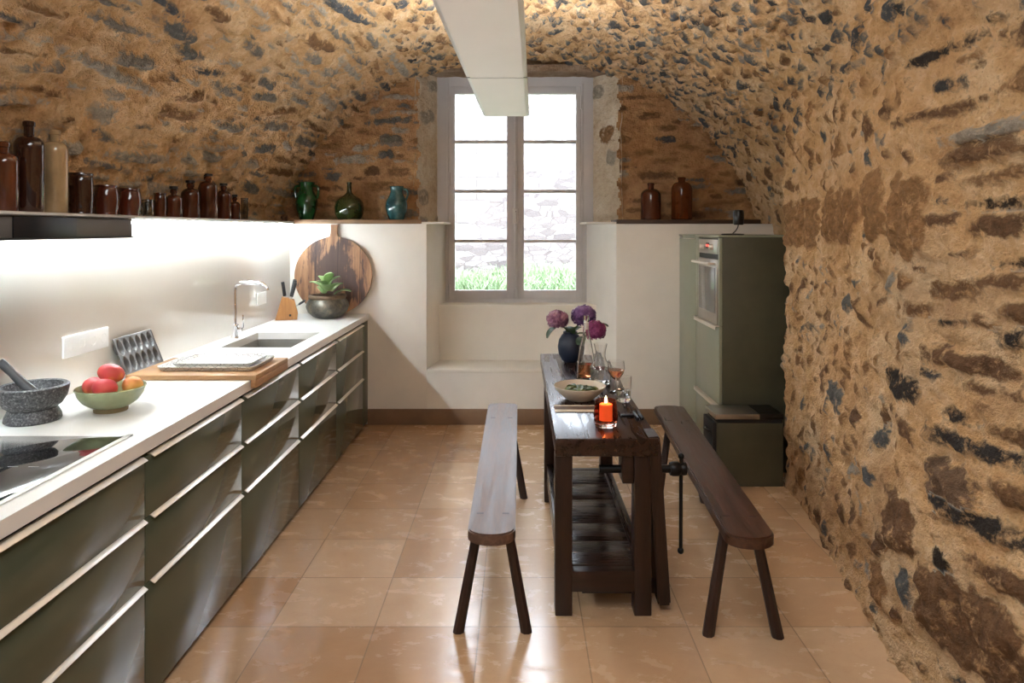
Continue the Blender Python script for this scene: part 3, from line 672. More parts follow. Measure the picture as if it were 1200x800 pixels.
BOARD = wood('light_bamboo_board', (150, 108, 70), (184, 144, 100), 'x', .8, .5, .1)
wb = thing('worktop_board', 'large light wooden board with front lip lying on the worktop', 'board', (-1.5, 3.38, ZT))
bm = NB(); box(bm, -1.80, -1.202, 3.16, 3.60, ZT+.0005, ZT+.025, .003); mesh_obj('board', bm, BOARD, wb, True)
mesh_obj('lip', box(NB(), -1.226, -1.202, 3.16, 3.60, ZT-.035, ZT+.001, .003), BOARD, wb, True)
# eclair mould leaning
TIN = plain('tinned_steel', (112, 110, 108), .42, .55, .1)
def mould():
    q = NB(); Wd, Ht, nu, nv = .325, .172, 130, 60
    g = [[None]*(nv+1) for _ in range(nu+1)]
    for i in range(nu+1):
        for j in range(nv+1):
            x = Wd*i/nu; y = Ht*j/nv; d = 0
            for a in range(6):
                for b in range(2):
                    cx = .0345+a*.0512; cy = .045+b*.082
                    k = math.hypot((x-cx)/.0205, (y-cy)/.038)
                    if k < 1: d = max(d, .026*min(1, (1-k)*3.5))
            g[i][j] = q.verts.new((-d, x, y))
    for i in range(nu):
        for j in range(nv): q.faces.new((g[i][j], g[i+1][j], g[i+1][j+1], g[i][j+1]))
    return q
mt_ = thing('eclair_mould', 'grey metal twelve-cup baking mould leaning on the splashback', 'baking mould', (-1.796, 3.165, ZT+.0262)); 
mt_.rotation_euler = (0, R(-22), 0)
mesh_obj('cup_sheet', mould(), TIN, mt_)
bm = NB(); tube(bm, [(0, 0, 0), (0, .325, 0), (0, .325, .172), (0, 0, .172), (0, 0, 0)], .0025, 6); mesh_obj('rolled_edge', bm, TIN, mt_)
def tray_mat(name, pat):
    t = NT(name); b = t.new('ShaderNodeTexVoronoi', feature='DISTANCE_TO_EDGE'); t.l.new(t.mapped((38, 38, 38), rot=(0, 0, .5)), b.inputs['Vector']); b.inputs['Scale'].default_value = 1.0; b.inputs['Randomness'].default_value = .25
    t.P(color=t.mix(t.mapr(b.outputs['Distance'], .02, .05, .85, 0), lin((206, 201, 194)), lin(pat)), rough=.35); return t.m
def tray(name, x0, x1, y0, y1, z, h, mat, label):
    q = NB(); r = .03; steps = []
    def rr(e, z):
        pts = []
        for (cx, cy, a0) in ((x1-r, y1-r, 0), (x0+r, y1-r, 90), (x0+r, y0+r, 180), (x1-r, y0+r, 270)):
            for k in range(7):
                a = R(a0+15*k); pts.append(q.verts.new((cx+(r+e)*math.cos(a), cy+(r+e)*math.sin(a), z)))
        return pts
    L_ = [rr(-.016, 0), rr(0, h), rr(.004, h), rr(.004, h-.003), rr(-.013, -.003)]
    n = len(L_[0])
    for a, b in zip(L_, L_[1:]):
        for k in range(n): q.faces.new((a[k], a[(k+1) % n], b[(k+1) % n], b[k]))
    q.faces.new(L_[0]); q.faces.new(L_[-1][::-1])
    cx, cy = (x0+x1)/2, (y0+y1)/2
    bmesh.ops.translate(q, verts=q.verts, vec=(-cx, -cy, .003))
    return single(name, q, mat, label, 'tray', (cx, cy, z), (0, 0, 0), 'patterned trays on the wooden board')
tray('serving_tray', -1.70, -1.245, 3.235, 3.545, ZT+.0255, .02, tray_mat('tray_pattern_grey', (110, 108, 108)), 'larger patterned white tray lying directly on the wooden board')
tray('serving_tray', -1.645, -1.275, 3.265, 3.52, ZT+.040, .016, tray_mat('tray_pattern_black', (60, 58, 60)), 'smaller patterned white tray stacked on top of the larger tray')
# knife block
BIR = wood('birch_block', (150, 100, 54), (180, 130, 78), 'z', 1, .45, .08)
kb = thing('knife_block', 'light wooden knife block by the faucet end of the worktop', 'knife block', (-1.785, 5.32, ZT), R(18))
bm = NB(); prism(bm, [(-.085, 0), (.075, 0), (.08, .05), (.055, .15), (-.035, .178)], -.052, .052, Matrix.Rotation(R(90), 4, 'X'), .004); mesh_obj('block', bm, BIR, kb)
bm = NB(); box(bm, .016, .032, -.0535, -.0515, .028, .044); mesh_obj('maker_mark', bm, DARK, kb)
HND = plain('black_handle', (24, 24, 26), .35)
for (x, y, a, ln, lb) in ((-.015, .03, -8, .12, 'black-handled knife at the left of the block, standing apart'), (.03, .03, 12, .14, 'tall black-handled knife at the back of the block'), (.03, -.005, 14, .135, 'black-handled knife at the middle of the block'), (.03, -.035, 16, .12, 'black-handled knife at the front of the block')):
    k = thing('kitchen_knife', lb, 'knife', (0, 0, 0), 0, 'knives in the wooden block')
    k.location = kb.location+Matrix.Rotation(R(18), 3, 'Z') @ Vector((x, y, .168)); k.rotation_euler = (0, R(a), R(18))
    q = NB(); box(q, -.013, .013, -.008, .008, .008, ln, .005); mesh_obj('handle', q, HND, k)
    q = NB(); box(q, -.010, .010, -.004, .004, -.01, .009, .001); mesh_obj('bolster', q, STEEL, k)
k = thing('kitchen_scissors', 'black-handled kitchen scissors stuck in the side of the knife block', 'scissors', kb.location+Matrix.Rotation(R(18), 3, 'Z') @ Vector((.072, -.02, .105)), R(18))
k.rotation_euler = (0, R(58), R(18))
for s in (-1, 1):
    q = NB(); tube(q, [(.0, s*.018+.017*math.cos(a), .045+.026*math.sin(a)) for a in [2*PI*j/14 for j in range(15)]], .006, 8); mesh_obj('finger_loop', q, HND, k)
q = NB(); box(q, -.004, .004, -.014, .014, -.012, .022, .002); mesh_obj('blades', q, STEEL, k)
# pot with succulent, round board
POTM = NT('dark_pewter_pot'); POTM.P(color=POTM.ramp(POTM.noise(14, 6, .7), [(.3, lin((52, 50, 46))), (.55, lin((100, 96, 88))), (.75, lin((150, 132, 104)))]), rough=.34, metal=.55); POTM.bump(POTM.noise(30, 4), .2, .004); POTM = POTM.m
pt = thing('plant_pot', 'round dark metallic pot holding a succulent on the worktop', 'pot', (-1.50, 5.42, ZT))
mesh_obj('pot_body', lathe(NB(), [(0, 0), (.08, 0), (.11, .012), (.15, .05), (.165, .09), (.158, .125), (.138, .15), (.132, .158), (.125, .155), (.12, .14), (0, .135)], 48), POTM, pt)
mesh_obj('rim', lathe(NB(), [(.124, .152), (.138, .15), (.146, .163), (.144, .178), (.134, .182), (.126, .176), (.122, .14)], 48), plain('rusty_rim', (104, 84, 66), .6, .3, .3, 20), pt)
LEAF = plain('succulent_leaf', (138, 168, 112), .45, var=.18, scale=14)
bm = NB(); rs = random.Random(3)
def leaf(bm, base, az, tilt, ln, wd, curl=.25, thick=.01, cup=.3):
    n, m = 8, 4; d = Vector((math.cos(az), math.sin(az), 0)); s = Vector((-math.sin(az), math.cos(az), 0)); g = []
    for i in range(n+1):
        t_ = i/n; an = tilt-curl*t_; 
        p = Vector(base)+(d*math.cos(an)+Vector((0, 0, 1))*math.sin(an))*ln*t_
        up = (-d*math.sin(an)+Vector((0, 0, 1))*math.cos(an))
        wv = wd*max(0, math.sin(PI*min(1, t_**1.2*.9+.06)))**.55+.002
        top = [bm.verts.new(p+s*wv*(j/m*2-1)/1+up*(cup*wv*(j/m*2-1)**2+thick*(1-(j/m*2-1)**2))) for j in range(m+1)]
        bot = [bm.verts.new(p+s*wv*(j/m*2-1)/1+up*(cup*wv*(j/m*2-1)**2-thick*.5*(1-(j/m*2-1)**2)-.001)) for j in range(m+1)]
        g.append((top, bot))
    for (a, b), (c, e) in zip(g, g[1:]):
        for j in range(m):
            bm.faces.new((a[j], a[j+1], c[j+1], c[j])); bm.faces.new((b[j+1], b[j], e[j], e[j+1]))
        bm.faces.new((b[0], a[0], c[0], e[0])); bm.faces.new((a[m], b[m], e[m], c[m]))
for k in range(12):
    az = k*2.4; lv = k/11
    leaf(bm, (.055*math.cos(az)*(1-lv)-.0, .055*math.sin(az)*(1-lv), .17+.075*lv+rs.uniform(0, .02)), az+rs.uniform(-.3, .3), .8+.65*lv+rs.uniform(-.15, .15), rs.uniform(.115, .14)*(1-.2*lv), rs.uniform(.040, .048)*(1-.2*lv), .6, .006, .22)
single('succulent', bm, LEAF, 'pale green broad-leaved succulent growing in the dark pot', 'plant', (-1.50, 5.42, ZT+.01))
RBW = NT('old_round_board_wood')
vv_ = RBW.mapped((11, 11, 1.1)); n1 = RBW.noise(2, 6, .65, vv_, .5); n2 = RBW.noise(3.0, 5, .65, RBW.mapped((2.2, 1, .75)), .3)
n2b = RBW.math('ADD', n2, RBW.math('MULTIPLY', RBW.noise(20, 3, .6, RBW.mapped((3, 1, .3))), .25))
sx_ = RBW.new('ShaderNodeSeparateXYZ'); RBW.l.new(RBW.coord(), sx_.inputs[0])
rad = RBW.math('SQRT', RBW.math('ADD', RBW.math('POWER', RBW.math('MULTIPLY', sx_.outputs[0], 1.25), 2.0), RBW.math('POWER', RBW.math('SUBTRACT', sx_.outputs[2], .33), 2.0)))
msk = RBW.mapr(RBW.math('SUBTRACT', n2b, RBW.math('MULTIPLY', rad, 1.05)), .33, .40, 0, .92)
cc = RBW.mix(msk, RBW.ramp(n1, [(.35, lin((112, 76, 52))), (.65, lin((168, 124, 88)))]), lin((62, 42, 40)))
fr_ = RBW.math('ABSOLUTE', RBW.math('SUBTRACT', RBW.math('FRACT', RBW.math('MULTIPLY', RBW.math('ADD', sx_.outputs[0], .055), 5.5)), .5))
cc = RBW.mix(RBW.mapr(fr_, .012, .02, .8, 0), cc, lin((40, 26, 20)))
RBW.P(color=cc, rough=.6); RBW.bump(n1, .25, .004); RBW = RBW.m
q = NB(); out = []
for k in range(0, 61):
    a = R(90+7+(346)*k/60); out.append((.315*math.cos(a), .315+.315*math.sin(a)))
out = [(-.030, .73), (-.022, .66), (-.028, .632)]+out[0:]+[(.028, .632), (.022, .66), (.030, .73)]
prism(q, out, -.0125, .0125, Matrix.Rotation(R(90), 4, 'X'), .005)
single('round_board', q, RBW, 'large round old wooden board with handle leaning on the white wall', 'board', (-1.51, 5.61, ZT+.002), (R(-4.0), 0, 0))

# ------------------------------------------------------------------ ceiling lamp
lp = thing('ceiling_lamp', 'long flat white panel lamp hanging under the stone vault', 'lamp', (-.15, 3.4, 2.352))
lp.rotation_euler = (0, 0, 0)
LW = plain('lamp_white_frame', (232, 232, 230), .4, var=.02)
def lampquad(y0, y1, inset=0):
    # corner X positions follow the lamp's slight turn
    f = lambda Y, s: (np.interp(Y, (2.21, 4.58), (-.2865, -.2318)) + inset if s < 0 else np.interp(Y, (2.21, 4.58), (.0136, .0678)) - inset)
    return [(f(y0, -1), y0), (f(y0, 1), y0), (f(y1, 1), y1), (f(y1, -1), y1)]
bm = NB(); prism(bm, lampquad(2.205, 4.58), 2.352, 2.392, None, .003); mesh_obj('housing', bm, LW, lp, True)
t = NT('opal_diffuser'); t.P(color=t.ramp(t.noise(3), [(.3, lin((226, 222, 214))), (.7, lin((230, 226, 219)))]), rough=.5, em=(1, .96, .9, 1), es=LAMP_DOWN)
for (a, b) in ((2.215, 3.405), (3.425, 4.565)):
    bm = NB(); prism(bm, lampquad(a, b, .018), 2.348, 2.3525, None, .001); mesh_obj('diffuser', bm, t.m, lp, True)
bm = NB(); prism(bm, lampquad(3.408, 3.422, 0), 2.350, 2.3535); mesh_obj('joint', bm, plain('lamp_joint_grey', (120, 120, 120), .5), lp, True)
for Y in (2.6, 4.2):
    for X in (-.20, -.02): mesh_obj('suspension_wire', tube(NB(), [(X+(Y-3.4)*.023, Y, 2.397), (X+(Y-3.4)*.023, Y, 3.09)], .0015, 6), STEEL, lp, True)
t = NT('added_fill_glow'); t.P(color=(1, 1, 1, 1), em=(.92, .97, 1, 1), es=FILL_UP)  # upward glow added on the lamp housing to brighten the vault
bm = NB(); prism(bm, lampquad(2.25, 4.5, .05), 2.3925, 2.396); mesh_obj('added_fill_panel', bm, t.m, lp, True)

# ------------------------------------------------------------------ tall units on the right
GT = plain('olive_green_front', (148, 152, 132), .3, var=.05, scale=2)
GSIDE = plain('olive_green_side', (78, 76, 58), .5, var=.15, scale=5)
XT = 1.319; ZTOP = 1.55
tc = thing('tall_cabinet', 'narrow tall olive green cabinet between white wall and oven column', 'cabinet', (XT, 5.16, 0))
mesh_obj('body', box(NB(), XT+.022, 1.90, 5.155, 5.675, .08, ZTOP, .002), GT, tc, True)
mesh_obj('plinth', box(NB(), XT+.04, 1.8, 5.155, 5.675, 0, .08), DARK, tc, True)
d = mesh_obj('door', box(NB(), XT, XT+.02, 5.158, 5.672, .08, ZTOP-.018, .0015), GT, tc, True)
mesh_obj('handle', box(NB(), XT-.018, XT+.006, 5.20, 5.56, ZTOP-.020, ZTOP-.0165, .0008), ALU, d, True)
mesh_obj('top_edge', box(NB(), XT-.004, 1.9, 5.153, 5.676, ZTOP+.0005, ZTOP+.012, .001), GT, tc, True)
oc = thing('oven_column', 'tall olive green oven housing with dark side panel by stone wall', 'cabinet', (XT, 4.55, 0))
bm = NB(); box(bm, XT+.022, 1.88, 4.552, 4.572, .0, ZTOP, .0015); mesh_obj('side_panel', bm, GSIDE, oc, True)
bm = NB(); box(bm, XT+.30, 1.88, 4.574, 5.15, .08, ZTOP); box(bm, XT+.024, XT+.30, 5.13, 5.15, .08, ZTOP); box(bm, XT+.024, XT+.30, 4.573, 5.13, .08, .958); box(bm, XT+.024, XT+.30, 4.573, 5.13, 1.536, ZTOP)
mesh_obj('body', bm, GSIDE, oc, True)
mesh_obj('top_edge', box(NB(), XT-.004, 1.88, 4.548, 5.152, ZTOP+.0005, ZTOP+.012, .001), GT, oc, True)
bm = NB(); box(bm, XT, XT+.021, 5.055, 5.15, .964, ZTOP-.005, .001); box(bm, XT+.001, XT+.021, 4.552, 4.578, .964, ZTOP-.005, .001); mesh_obj('oven_surround', bm, GT, oc, True)
for (z0, z1) in ((.08, .44), (.444, .958)):
    d = mesh_obj('drawer', box(NB(), XT, XT+.021, 4.552, 5.148, z0, z1, .0015), GT, oc, True)
    bm = NB(); box(bm, XT-.022, XT+.01, 4.575, 5.13, z1-.001, z1+.003, .0008); box(bm, XT-.022, XT-.018, 4.575, 5.13, z1-.022, z1+.003, .0008); mesh_obj('handle', bm, ALU, d, True)
ov = thing('built_in_oven', 'built-in stainless oven with dark glass door in the green column', 'oven', (XT, 4.82, .96))
OY0, OY1 = 4.58, 5.053
mesh_obj('casing', box(NB(), XT+.012, XT+.29, OY0+.002, OY1-.002, .964, 1.533), DARK, ov, True)
mesh_obj('control_panel', box(NB(), XT-.004, XT+.011, OY0, OY1, 1.435, 1.534, .002), STEEL, ov, True)
d = mesh_obj('door', box(NB(), XT-.008, XT+.011, OY0, OY1, .966, 1.40, .003), STEEL, ov, True)
mesh_obj('door_glass', box(NB(), XT-.0105, XT-.0075, OY0+.03, OY1-.03, 1.04, 1.345, .001), plain('oven_glass', (112, 108, 102), .12, 0, .04), d, True)
mesh_obj('vent_gap', box(NB(), XT+.002, XT+.011, OY0, OY1, 1.402, 1.433), DARK, ov, True)
bm = NB(); tube(bm, [(XT-.055, OY0+.02, 1.372), (XT-.055, OY1-.02, 1.372)], .010, 12)
for Y in (OY0+.05, OY1-.05): tube(bm, [(XT-.055, Y, 1.372), (XT-.006, Y, 1.372)], .007, 8)
mesh_obj('handle', bm, ALU, d, True)
for Y in (4.70, 4.93):
    q = NB(); lathe(q, [(0, .022), (.017, .022), (.020, .004), (.022, 0)], 20); bmesh.ops.transform(q, matrix=Matrix.Translation((XT-.004, Y, 1.482)) @ Matrix.Rotation(R(-90), 4, 'Y'), verts=q.verts); mesh_obj('knob', q, ALU, ov, True)
mesh_obj('display', box(NB(), XT-.0052, XT-.0035, 4.775, 4.855, 1.47, 1.51), DARK, ov, True)
t = NT('red_digits'); t.P(color=(.4, .02, .02, 1), em=(1, .08, .05, 1), es=.8)
bm = NB()
for k in range(4): box(bm, XT-.0060, XT-.0053, 4.785+.017*k, 4.793+.017*k, 1.482, 1.498)
mesh_obj('digits', bm, t.m, ov, True)
# low cabinet with steel lid
lc = thing('low_cabinet', 'low dark green cabinet with steel lid at foot of oven column', 'cabinet', (1.22, 4.3, 0))
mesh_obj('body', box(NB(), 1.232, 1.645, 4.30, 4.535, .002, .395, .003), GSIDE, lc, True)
bm = NB(); box(bm, 1.21, 1.231, 4.31, 4.53, .03, .395, .002); mesh_obj('front', bm, DARK, lc, True)
bm = NB(); tube(bm, arcpts((1.21, 4.36, .33), (1.165, 4.42, .33), (1.21, 4.48, .33), 8), .008, 8); mesh_obj('handle', bm, STOP, lc, True)
mesh_obj('recess', box(NB(), 1.24, 1.64, 4.305, 4.53, .396, .418), DARK, lc, True)
mesh_obj('lid', box(NB(), 1.222, 1.50, 4.30, 4.535, .419, .452, .003), STEEL, lc, True)
mesh_obj('lid_end', box(NB(), 1.502, 1.648, 4.30, 4.535, .419, .452, .003), STOP, lc, True)
# black gadget lamp
gl = thing('desk_lamp', 'small black lamp with curved stem on top of the green oven column', 'lamp', (1.46, 4.72, ZTOP+.0125))
mesh_obj('base', lathe(NB(), [(0, 0), (.075, 0), (.077, .006), (.07, .010), (0, .012)], 32), STOP, gl)
mesh_obj('stem', tube(NB(), [(0, 0, .01)]+arcpts((0, 0, .012), (.035, 0, .035), (.04, 0, .075), 8)[1:], .004, 8), STOP, gl)
q = NB(); lathe(q, [(0, 0), (.03, 0), (.036, .012), (.036, .085), (.03, .10), (0, .104)], 24); bmesh.ops.translate(q, verts=q.verts, vec=(.04, 0, .07)); mesh_obj('lamp_head', q, STOP, gl)

# ------------------------------------------------------------------ workbench table
TD = wood('dark_workbench_wood', (22, 10, 7), (50, 26, 16), 'y', 1, .28, .35)
TDZ = wood('dark_workbench_leg_wood', (22, 10, 6), (48, 25, 15), 'z', 1, .38, .35)
TDX = wood('dark_workbench_rail_wood', (22, 10, 6), (50, 26, 15), 'x', 1, .38, .3)
IRON = plain('black_iron', (22, 21, 21), .4, .6, .2)
tb = thing('workbench_table', 'dark old carpenter workbench used as table between the benches', 'table', (.36, 3.8, 0))
TZ = .74
bm = NB(); box(bm, .150, .578, 2.845, 4.80, TZ-.075, TZ, .006)
mesh_obj('tabletop', bm, TD, tb, True)
for (x0, x1, y0, y1) in ((.15, .222, 2.86, 2.94), (.478, .55, 2.86, 2.94), (.15, .215, 4.05, 4.13), (.478, .55, 4.05, 4.13)):
    mesh_obj('leg', box(NB(), x0, x1, y0, y1, 0, TZ-.075, .005), TDZ, tb, True)
for y0 in (2.862, 4.06): mesh_obj('end_rail', box(NB(), .22, .48, y0, y0+.05, .10, .185, .003), TDX, tb, True)
mesh_obj('end_rail', box(NB(), .215, .478, 4.06, 4.12, TZ-.20, TZ-.135, .003), TDX, tb, True)
for x0 in (.165, .495): mesh_obj('side_rail', box(NB(), x0, x0+.035, 2.94, 4.05, .12, .225, .003), TD, tb, True)
bm = NB(); ys = [2.915, 3.14, 3.33, 3.62, 3.84, 4.055]
for a, b in zip(ys, ys[1:]): box(bm, .195, .50, a, b-.002, .165, .188, .003)
mesh_obj('shelf', bm, wood('worn_shelf_wood', (26, 15, 11), (62, 42, 34), 'x', 1, .28, .4), tb, True)
# vise
mesh_obj('vise_nut', box(NB(), .43, .478, 2.87, 2.99, .545, .664, .004), TDX, tb, True)
M_ = Matrix.Translation((.60, 2.90, 0)) @ Matrix.Rotation(R(1.5), 4, 'Y')
bm = NB(); out = [(-.06, .04), (.06, .04), (.065, .40), (.075, .60), (.085, .70), (.07, .745), (-.05, .745), (-.075, .70), (-.065, .5)]
out = [(-b_+0, a_) for b_, a_ in out]
q = NB(); prism(q, out, -.022, .03, Matrix.Translation((.605, 2.93, 0)) @ Matrix.Rotation(R(-4), 4, 'Y') @ Matrix(((0, 0, 1, 0), (1, 0, 0, 0), (0, 1, 0, 0), (0, 0, 0, 1))), .006)
mesh_obj('vise_jaw', q, TDZ, tb, True)
sc = mesh_obj('vise_screw', tube(NB(), [(.34, 2.93, .587), (.43, 2.93, .587), (.55, 2.93, .587), (.655, 2.93, .587)], .017, 16), IRON, tb, True)
q = NB(); lathe(q, [(0, 0), (.026, 0), (.03, .01), (.03, .035), (.024, .045), (.028, .055), (.026, .068), (0, .07)], 20); bmesh.ops.transform(q, matrix=Matrix.Translation((.64, 2.93, .587)) @ Matrix.Rotation(R(90), 4, 'Y'), verts=q.verts)
mesh_obj('screw_head', q, IRON, sc, True)
q = NB(); tube(q, [(.688, 2.93, .635), (.686, 2.93, .245)], .0075, 10); ball(q, (.688, 2.93, .64), .013, u=12, v=8); ball(q, (.686, 2.93, .24), .014, u=12, v=8)
mesh_obj('tommy_bar', q, IRON, sc, True)
mesh_obj('parallel_guide', box(NB(), .27, .60, 2.955, 2.99, .045, .098, .003), TDX, tb, True)
q = NB(); box(q, .47, .53, 3.17, 3.20, TZ+.0002, TZ+.010, .002); box(q, .535, .545, 3.12, 3.25, TZ+.0002, TZ+.012, .003); box(q, .555, .565, 3.12, 3.25, TZ+.0002, TZ+.012, .003); mesh_obj('bench_stop', q, IRON, tb, True)

# benches
def bench(name, root, Ln, label, mats):
    t = root; W = .095
    out = []
    r = .085; y0, y1 = 0, Ln
    for k in range(13): a = R(180+15*k); out.append((.092*math.cos(a), r*.75+r*.75*math.sin(a)))
    for k in range(9): a = R(22.5*k); out.append((.096*math.cos(a), Ln-.03+.03*math.sin(a)))
    q = NB(); prism(q, out, .405, .45, None, .006); mesh_obj('seat', q, mats[0], t)
    for (sx, yy_, fy) in ((-1, .20, .15), (1, .20, .15), (-1, Ln-.36, Ln-.46), (1, Ln-.36, Ln-.46)):
        q = NB()
        top = Vector((sx*.052, yy_, .44)); bot = Vector((sx*.135, fy, 0))
        ax = (bot-top).normalized(); a_ = Vector((1, 0, 0)); a_ = (a_-ax*a_.dot(ax)).normalized(); b_ = ax.cross(a_)
        vs = []
        for p, rr in ((top-ax*.0, .020), (bot, .024)):
            z = p.z
            ring_ = []
            for k in range(8):
                an = 2*PI*(k+.5)/8; o_ = p+(a_*math.cos(an)+b_*math.sin(an))*rr
                if z == 0: o_ = o_-ax*(o_.z/ax.z)
                ring_.append(q.verts.new(o_))
            vs.append(ring_)
        for k in range(8): q.faces.new((vs[0][k], vs[0][(k+1) % 8], vs[1][(k+1) % 8], vs[1][k]))
        q.faces.new(vs[0]); q.faces.new(vs[1][::-1])
        lg = mesh_obj('leg', q, mats[1], t)
        q = NB(); box(q, sx*.052-.014, sx*.052+.014, yy_-.007, yy_+.007, .4495, .4507); mesh_obj('leg_tenon', q, mats[2], lg)
    return t
BT = thing('wooden_bench', 'worn brown plank bench left of the workbench table', 'bench', (-.105, 2.605, 0), 0, 'plank benches at the table')
BD = wood('bench_seat_wood', (62, 42, 34), (116, 88, 72), 'y', .9, .44, .25)
BD2 = wood('bench_seat_wood_dark', (44, 26, 17), (86, 54, 38), 'y', .9, .34, .25)
BLG = wood('bench_leg_wood', (28, 14, 9), (56, 30, 19), 'z', 1, .45, .3)
TEN = plain('tenon_wood', (52, 32, 22), .5)
bench('wooden_bench', BT, 1.98, '', (BD, BLG, TEN))
BT2 = thing('wooden_bench', 'dark brown plank bench right of the workbench, standing slightly askew', 'bench', (.875, 2.575, 0), R(-(.977-.873)/1.94*-57.3*-1), 'plank benches at the table')
bench('wooden_bench', BT2, 1.95, '', (BD2, BLG, TEN))

# ------------------------------------------------------------------ on the table
CLR = glass('clear_glass')
def on(x, y): return (x, y, TZ+.0008)
VB = plain('dark_blue_stoneware', (36, 44, 62), .45, 0, .15, 12)
single('flower_vase', lathe(NB(), [(0, 0), (.04, 0), (.055, .012), (.076, .055), (.082, .10), (.074, .145), (.055, .175), (.045, .185), (.047, .197), (.041, .197), (.038, .18), (.06, .13), (0, .05)], 40), VB, 'round dark blue vase of hydrangeas on the workbench table', 'vase', on(.335, 4.50))
GLF = plain('hydrangea_leaf', (34, 58, 32), .45, var=.25)
GST = plain('green_stem', (70, 92, 52), .6)
def hydrangea(c, r, cols, label, leaves, seed):
    rs = random.Random(seed); base = Vector((.335, 4.50, TZ+.185)); c = Vector(c)
    t = thing('hydrangea', label, 'flower', tuple(base), 0, 'hydrangeas in the blue vase')
    mats = NT('hydrangea_petal'); mats.P(color=mats.ramp(mats.noise(16, 3, .7), [(.35, lin(cols[0])), (.5, lin(cols[1])), (.66, lin(cols[2]))]), rough=.6, sss=.05)
    q = NB(); n = 150
    for k in range(n):
        zf = 1-2*(k+.5)/n; ph = k*2.39996; d = Vector((math.sqrt(1-zf*zf)*math.cos(ph), math.sqrt(1-zf*zf)*math.sin(ph), zf)); 
        if zf < -.75: continue
        p = c+Vector((d.x*r, d.y*r, d.z*r*.86))*rs.uniform(.9, 1.06)
        a = d.cross(Vector((0, 0, 1)) if abs(d.z) < .9 else Vector((1, 0, 0))).normalized(); b = d.cross(a); tw = rs.uniform(0, PI); sz = rs.uniform(.013, .018)
        for j in range(4):
            an = tw+j*PI/2; e = a*math.cos(an)+b*math.sin(an); f = d.cross(e)
            lift = d*rs.uniform(.002, .007)
            q.faces.new([q.verts.new(x) for x in (p, p+e*sz*.6+f*sz*.5+lift*.7, p+e*sz*1.1+lift, p+e*sz*.6-f*sz*.5+lift*.7)])
    ball(q, c, r*.86, 1, 1, .86, 16, 10)
    mesh_obj('bloom', q, mats.m, t, True, angle=60)
    q = NB(); lo = Vector((.335, 4.50, TZ+.10)); tube(q, arcpts(lo, lo+Vector((0, 0, .13)), c-Vector((0, 0, r*.5)), 8), .005, 8); mesh_obj('stem', q, GST, t, True)
    for (b0, az, tl, ln, wd) in leaves:
        q = NB(); leaf(q, b0, az, tl, ln, wd, .6, .001, .15); mesh_obj('leaf', q, GLF, t, True)
h1, h2, h3 = at(653.5, 374, 4.50), at(684, 370, 4.55), at(697, 387, 4.42)
hydrangea(h1, .066, ((92, 52, 76), (150, 98, 128), (186, 142, 150)), 'dusty pink hydrangea bloom leaning left out of the vase', [(h1+Vector((.0, 0, -.05)), R(195), R(-10), .10, .042), (h1+Vector((.05, -.01, -.05)), R(-50), R(10), .08, .036)], 1)
hydrangea(h2, .078, ((62, 34, 82), (112, 70, 130), (150, 112, 160)), 'purple hydrangea bloom at the top of the bouquet', [(h2+Vector((-.02, -.03, -.07)), R(200), R(0), .09, .04)], 2)
hydrangea(h3, .068, ((84, 20, 62), (136, 44, 102), (172, 86, 136)), 'magenta hydrangea bloom on the right behind the wine bottle', [(h3+Vector((.0, .05, .03)), R(20), R(25), .10, .04), (h3+Vector((-.06, -.01, -.04)), R(220), R(0), .08, .036)], 3)
def vessel(name, label, cat, loc, prof, mat=CLR, seg=40, group=None):
    t = thing(name, label, cat, loc, 0, group); mesh_obj('glass_body', lathe(NB(), prof, seg), mat, t); return t
bo = vessel('rose_wine_bottle', 'clear tapered wine bottle with a little rosé left in it', 'bottle', on(.386, 3.96),
    [(0, .012), (.02, .010), (.045, 0), (.051, .006), (.052, .02), (.049, .08), (.044, .14), (.034, .20), (.022, .25), (.0155, .285), (.0145, .335), (.017, .337), (.017, .352), (.0155, .366), (.0115, .366), (.011, .30), (.018, .25), (.030, .20), (.041, .14), (.046, .08), (.048, .022), (.04, .008+.008), (0, .018)])
t = NT('rose_wine'); t.P(color=t.ramp(t.noise(4), [(.3, lin((240, 150, 96))), (.7, lin((244, 160, 108)))]), rough=0, trans=1, ior=1.33); ROSE = t.m
mesh_obj('wine', lathe(NB(), [(0, .019), (.04, .019), (.0475, .023), (.0455, .082), (.0448, .09), (0, .09)], 40), ROSE, bo)
mesh_obj('neck_label', lathe(NB(), [(.0152, .29), (.0150, .33), (.0146, .33), (.0148, .29)], 32), plain('silver_foil', (205, 200, 195), .35, .4), bo)
cf = vessel('water_carafe', 'clear glass water carafe with flared neck beside the wine bottle', 'carafe', on(.456, 3.86),
    [(0, .006), (.05, 0), (.059, .008), (.061, .05), (.058, .09), (.046, .115), (.032, .135), (.027, .155), (.028, .18), (.035, .21), (.038, .222), (.0362, .222), (.0335, .21), (.026, .18), (.025, .155), (.030, .133), (.044, .112), (.056, .088), (.059, .05), (.056, .014), (0, .012)])
t = NT('water'); t.P(color=t.ramp(t.noise(4), [(.3, (.96, .98, .98)), (.7, (.98, 1, 1))]), rough=0, trans=1, ior=1.33); WATER = t.m
mesh_obj('water', lathe(NB(), [(0, .0125), (.0555, .0145), (.0585, .05), (.0556, .086), (0, .086)], 40), WATER, cf)
wg = vessel('wine_glass', 'stemmed glass half full of rosé wine near the tumbler', 'glass', on(.515, 3.66),
    [(0, .004), (.034, .001), (.036, .003), (.02, .006), (.005, .010), (.0035, .02), (.0035, .055), (.006, .062), (.022, .075), (.04, .10), (.046, .125), (.042, .165), (.0408, .165), (.0447, .125), (.0387, .101), (.021, .077), (0, .066)])
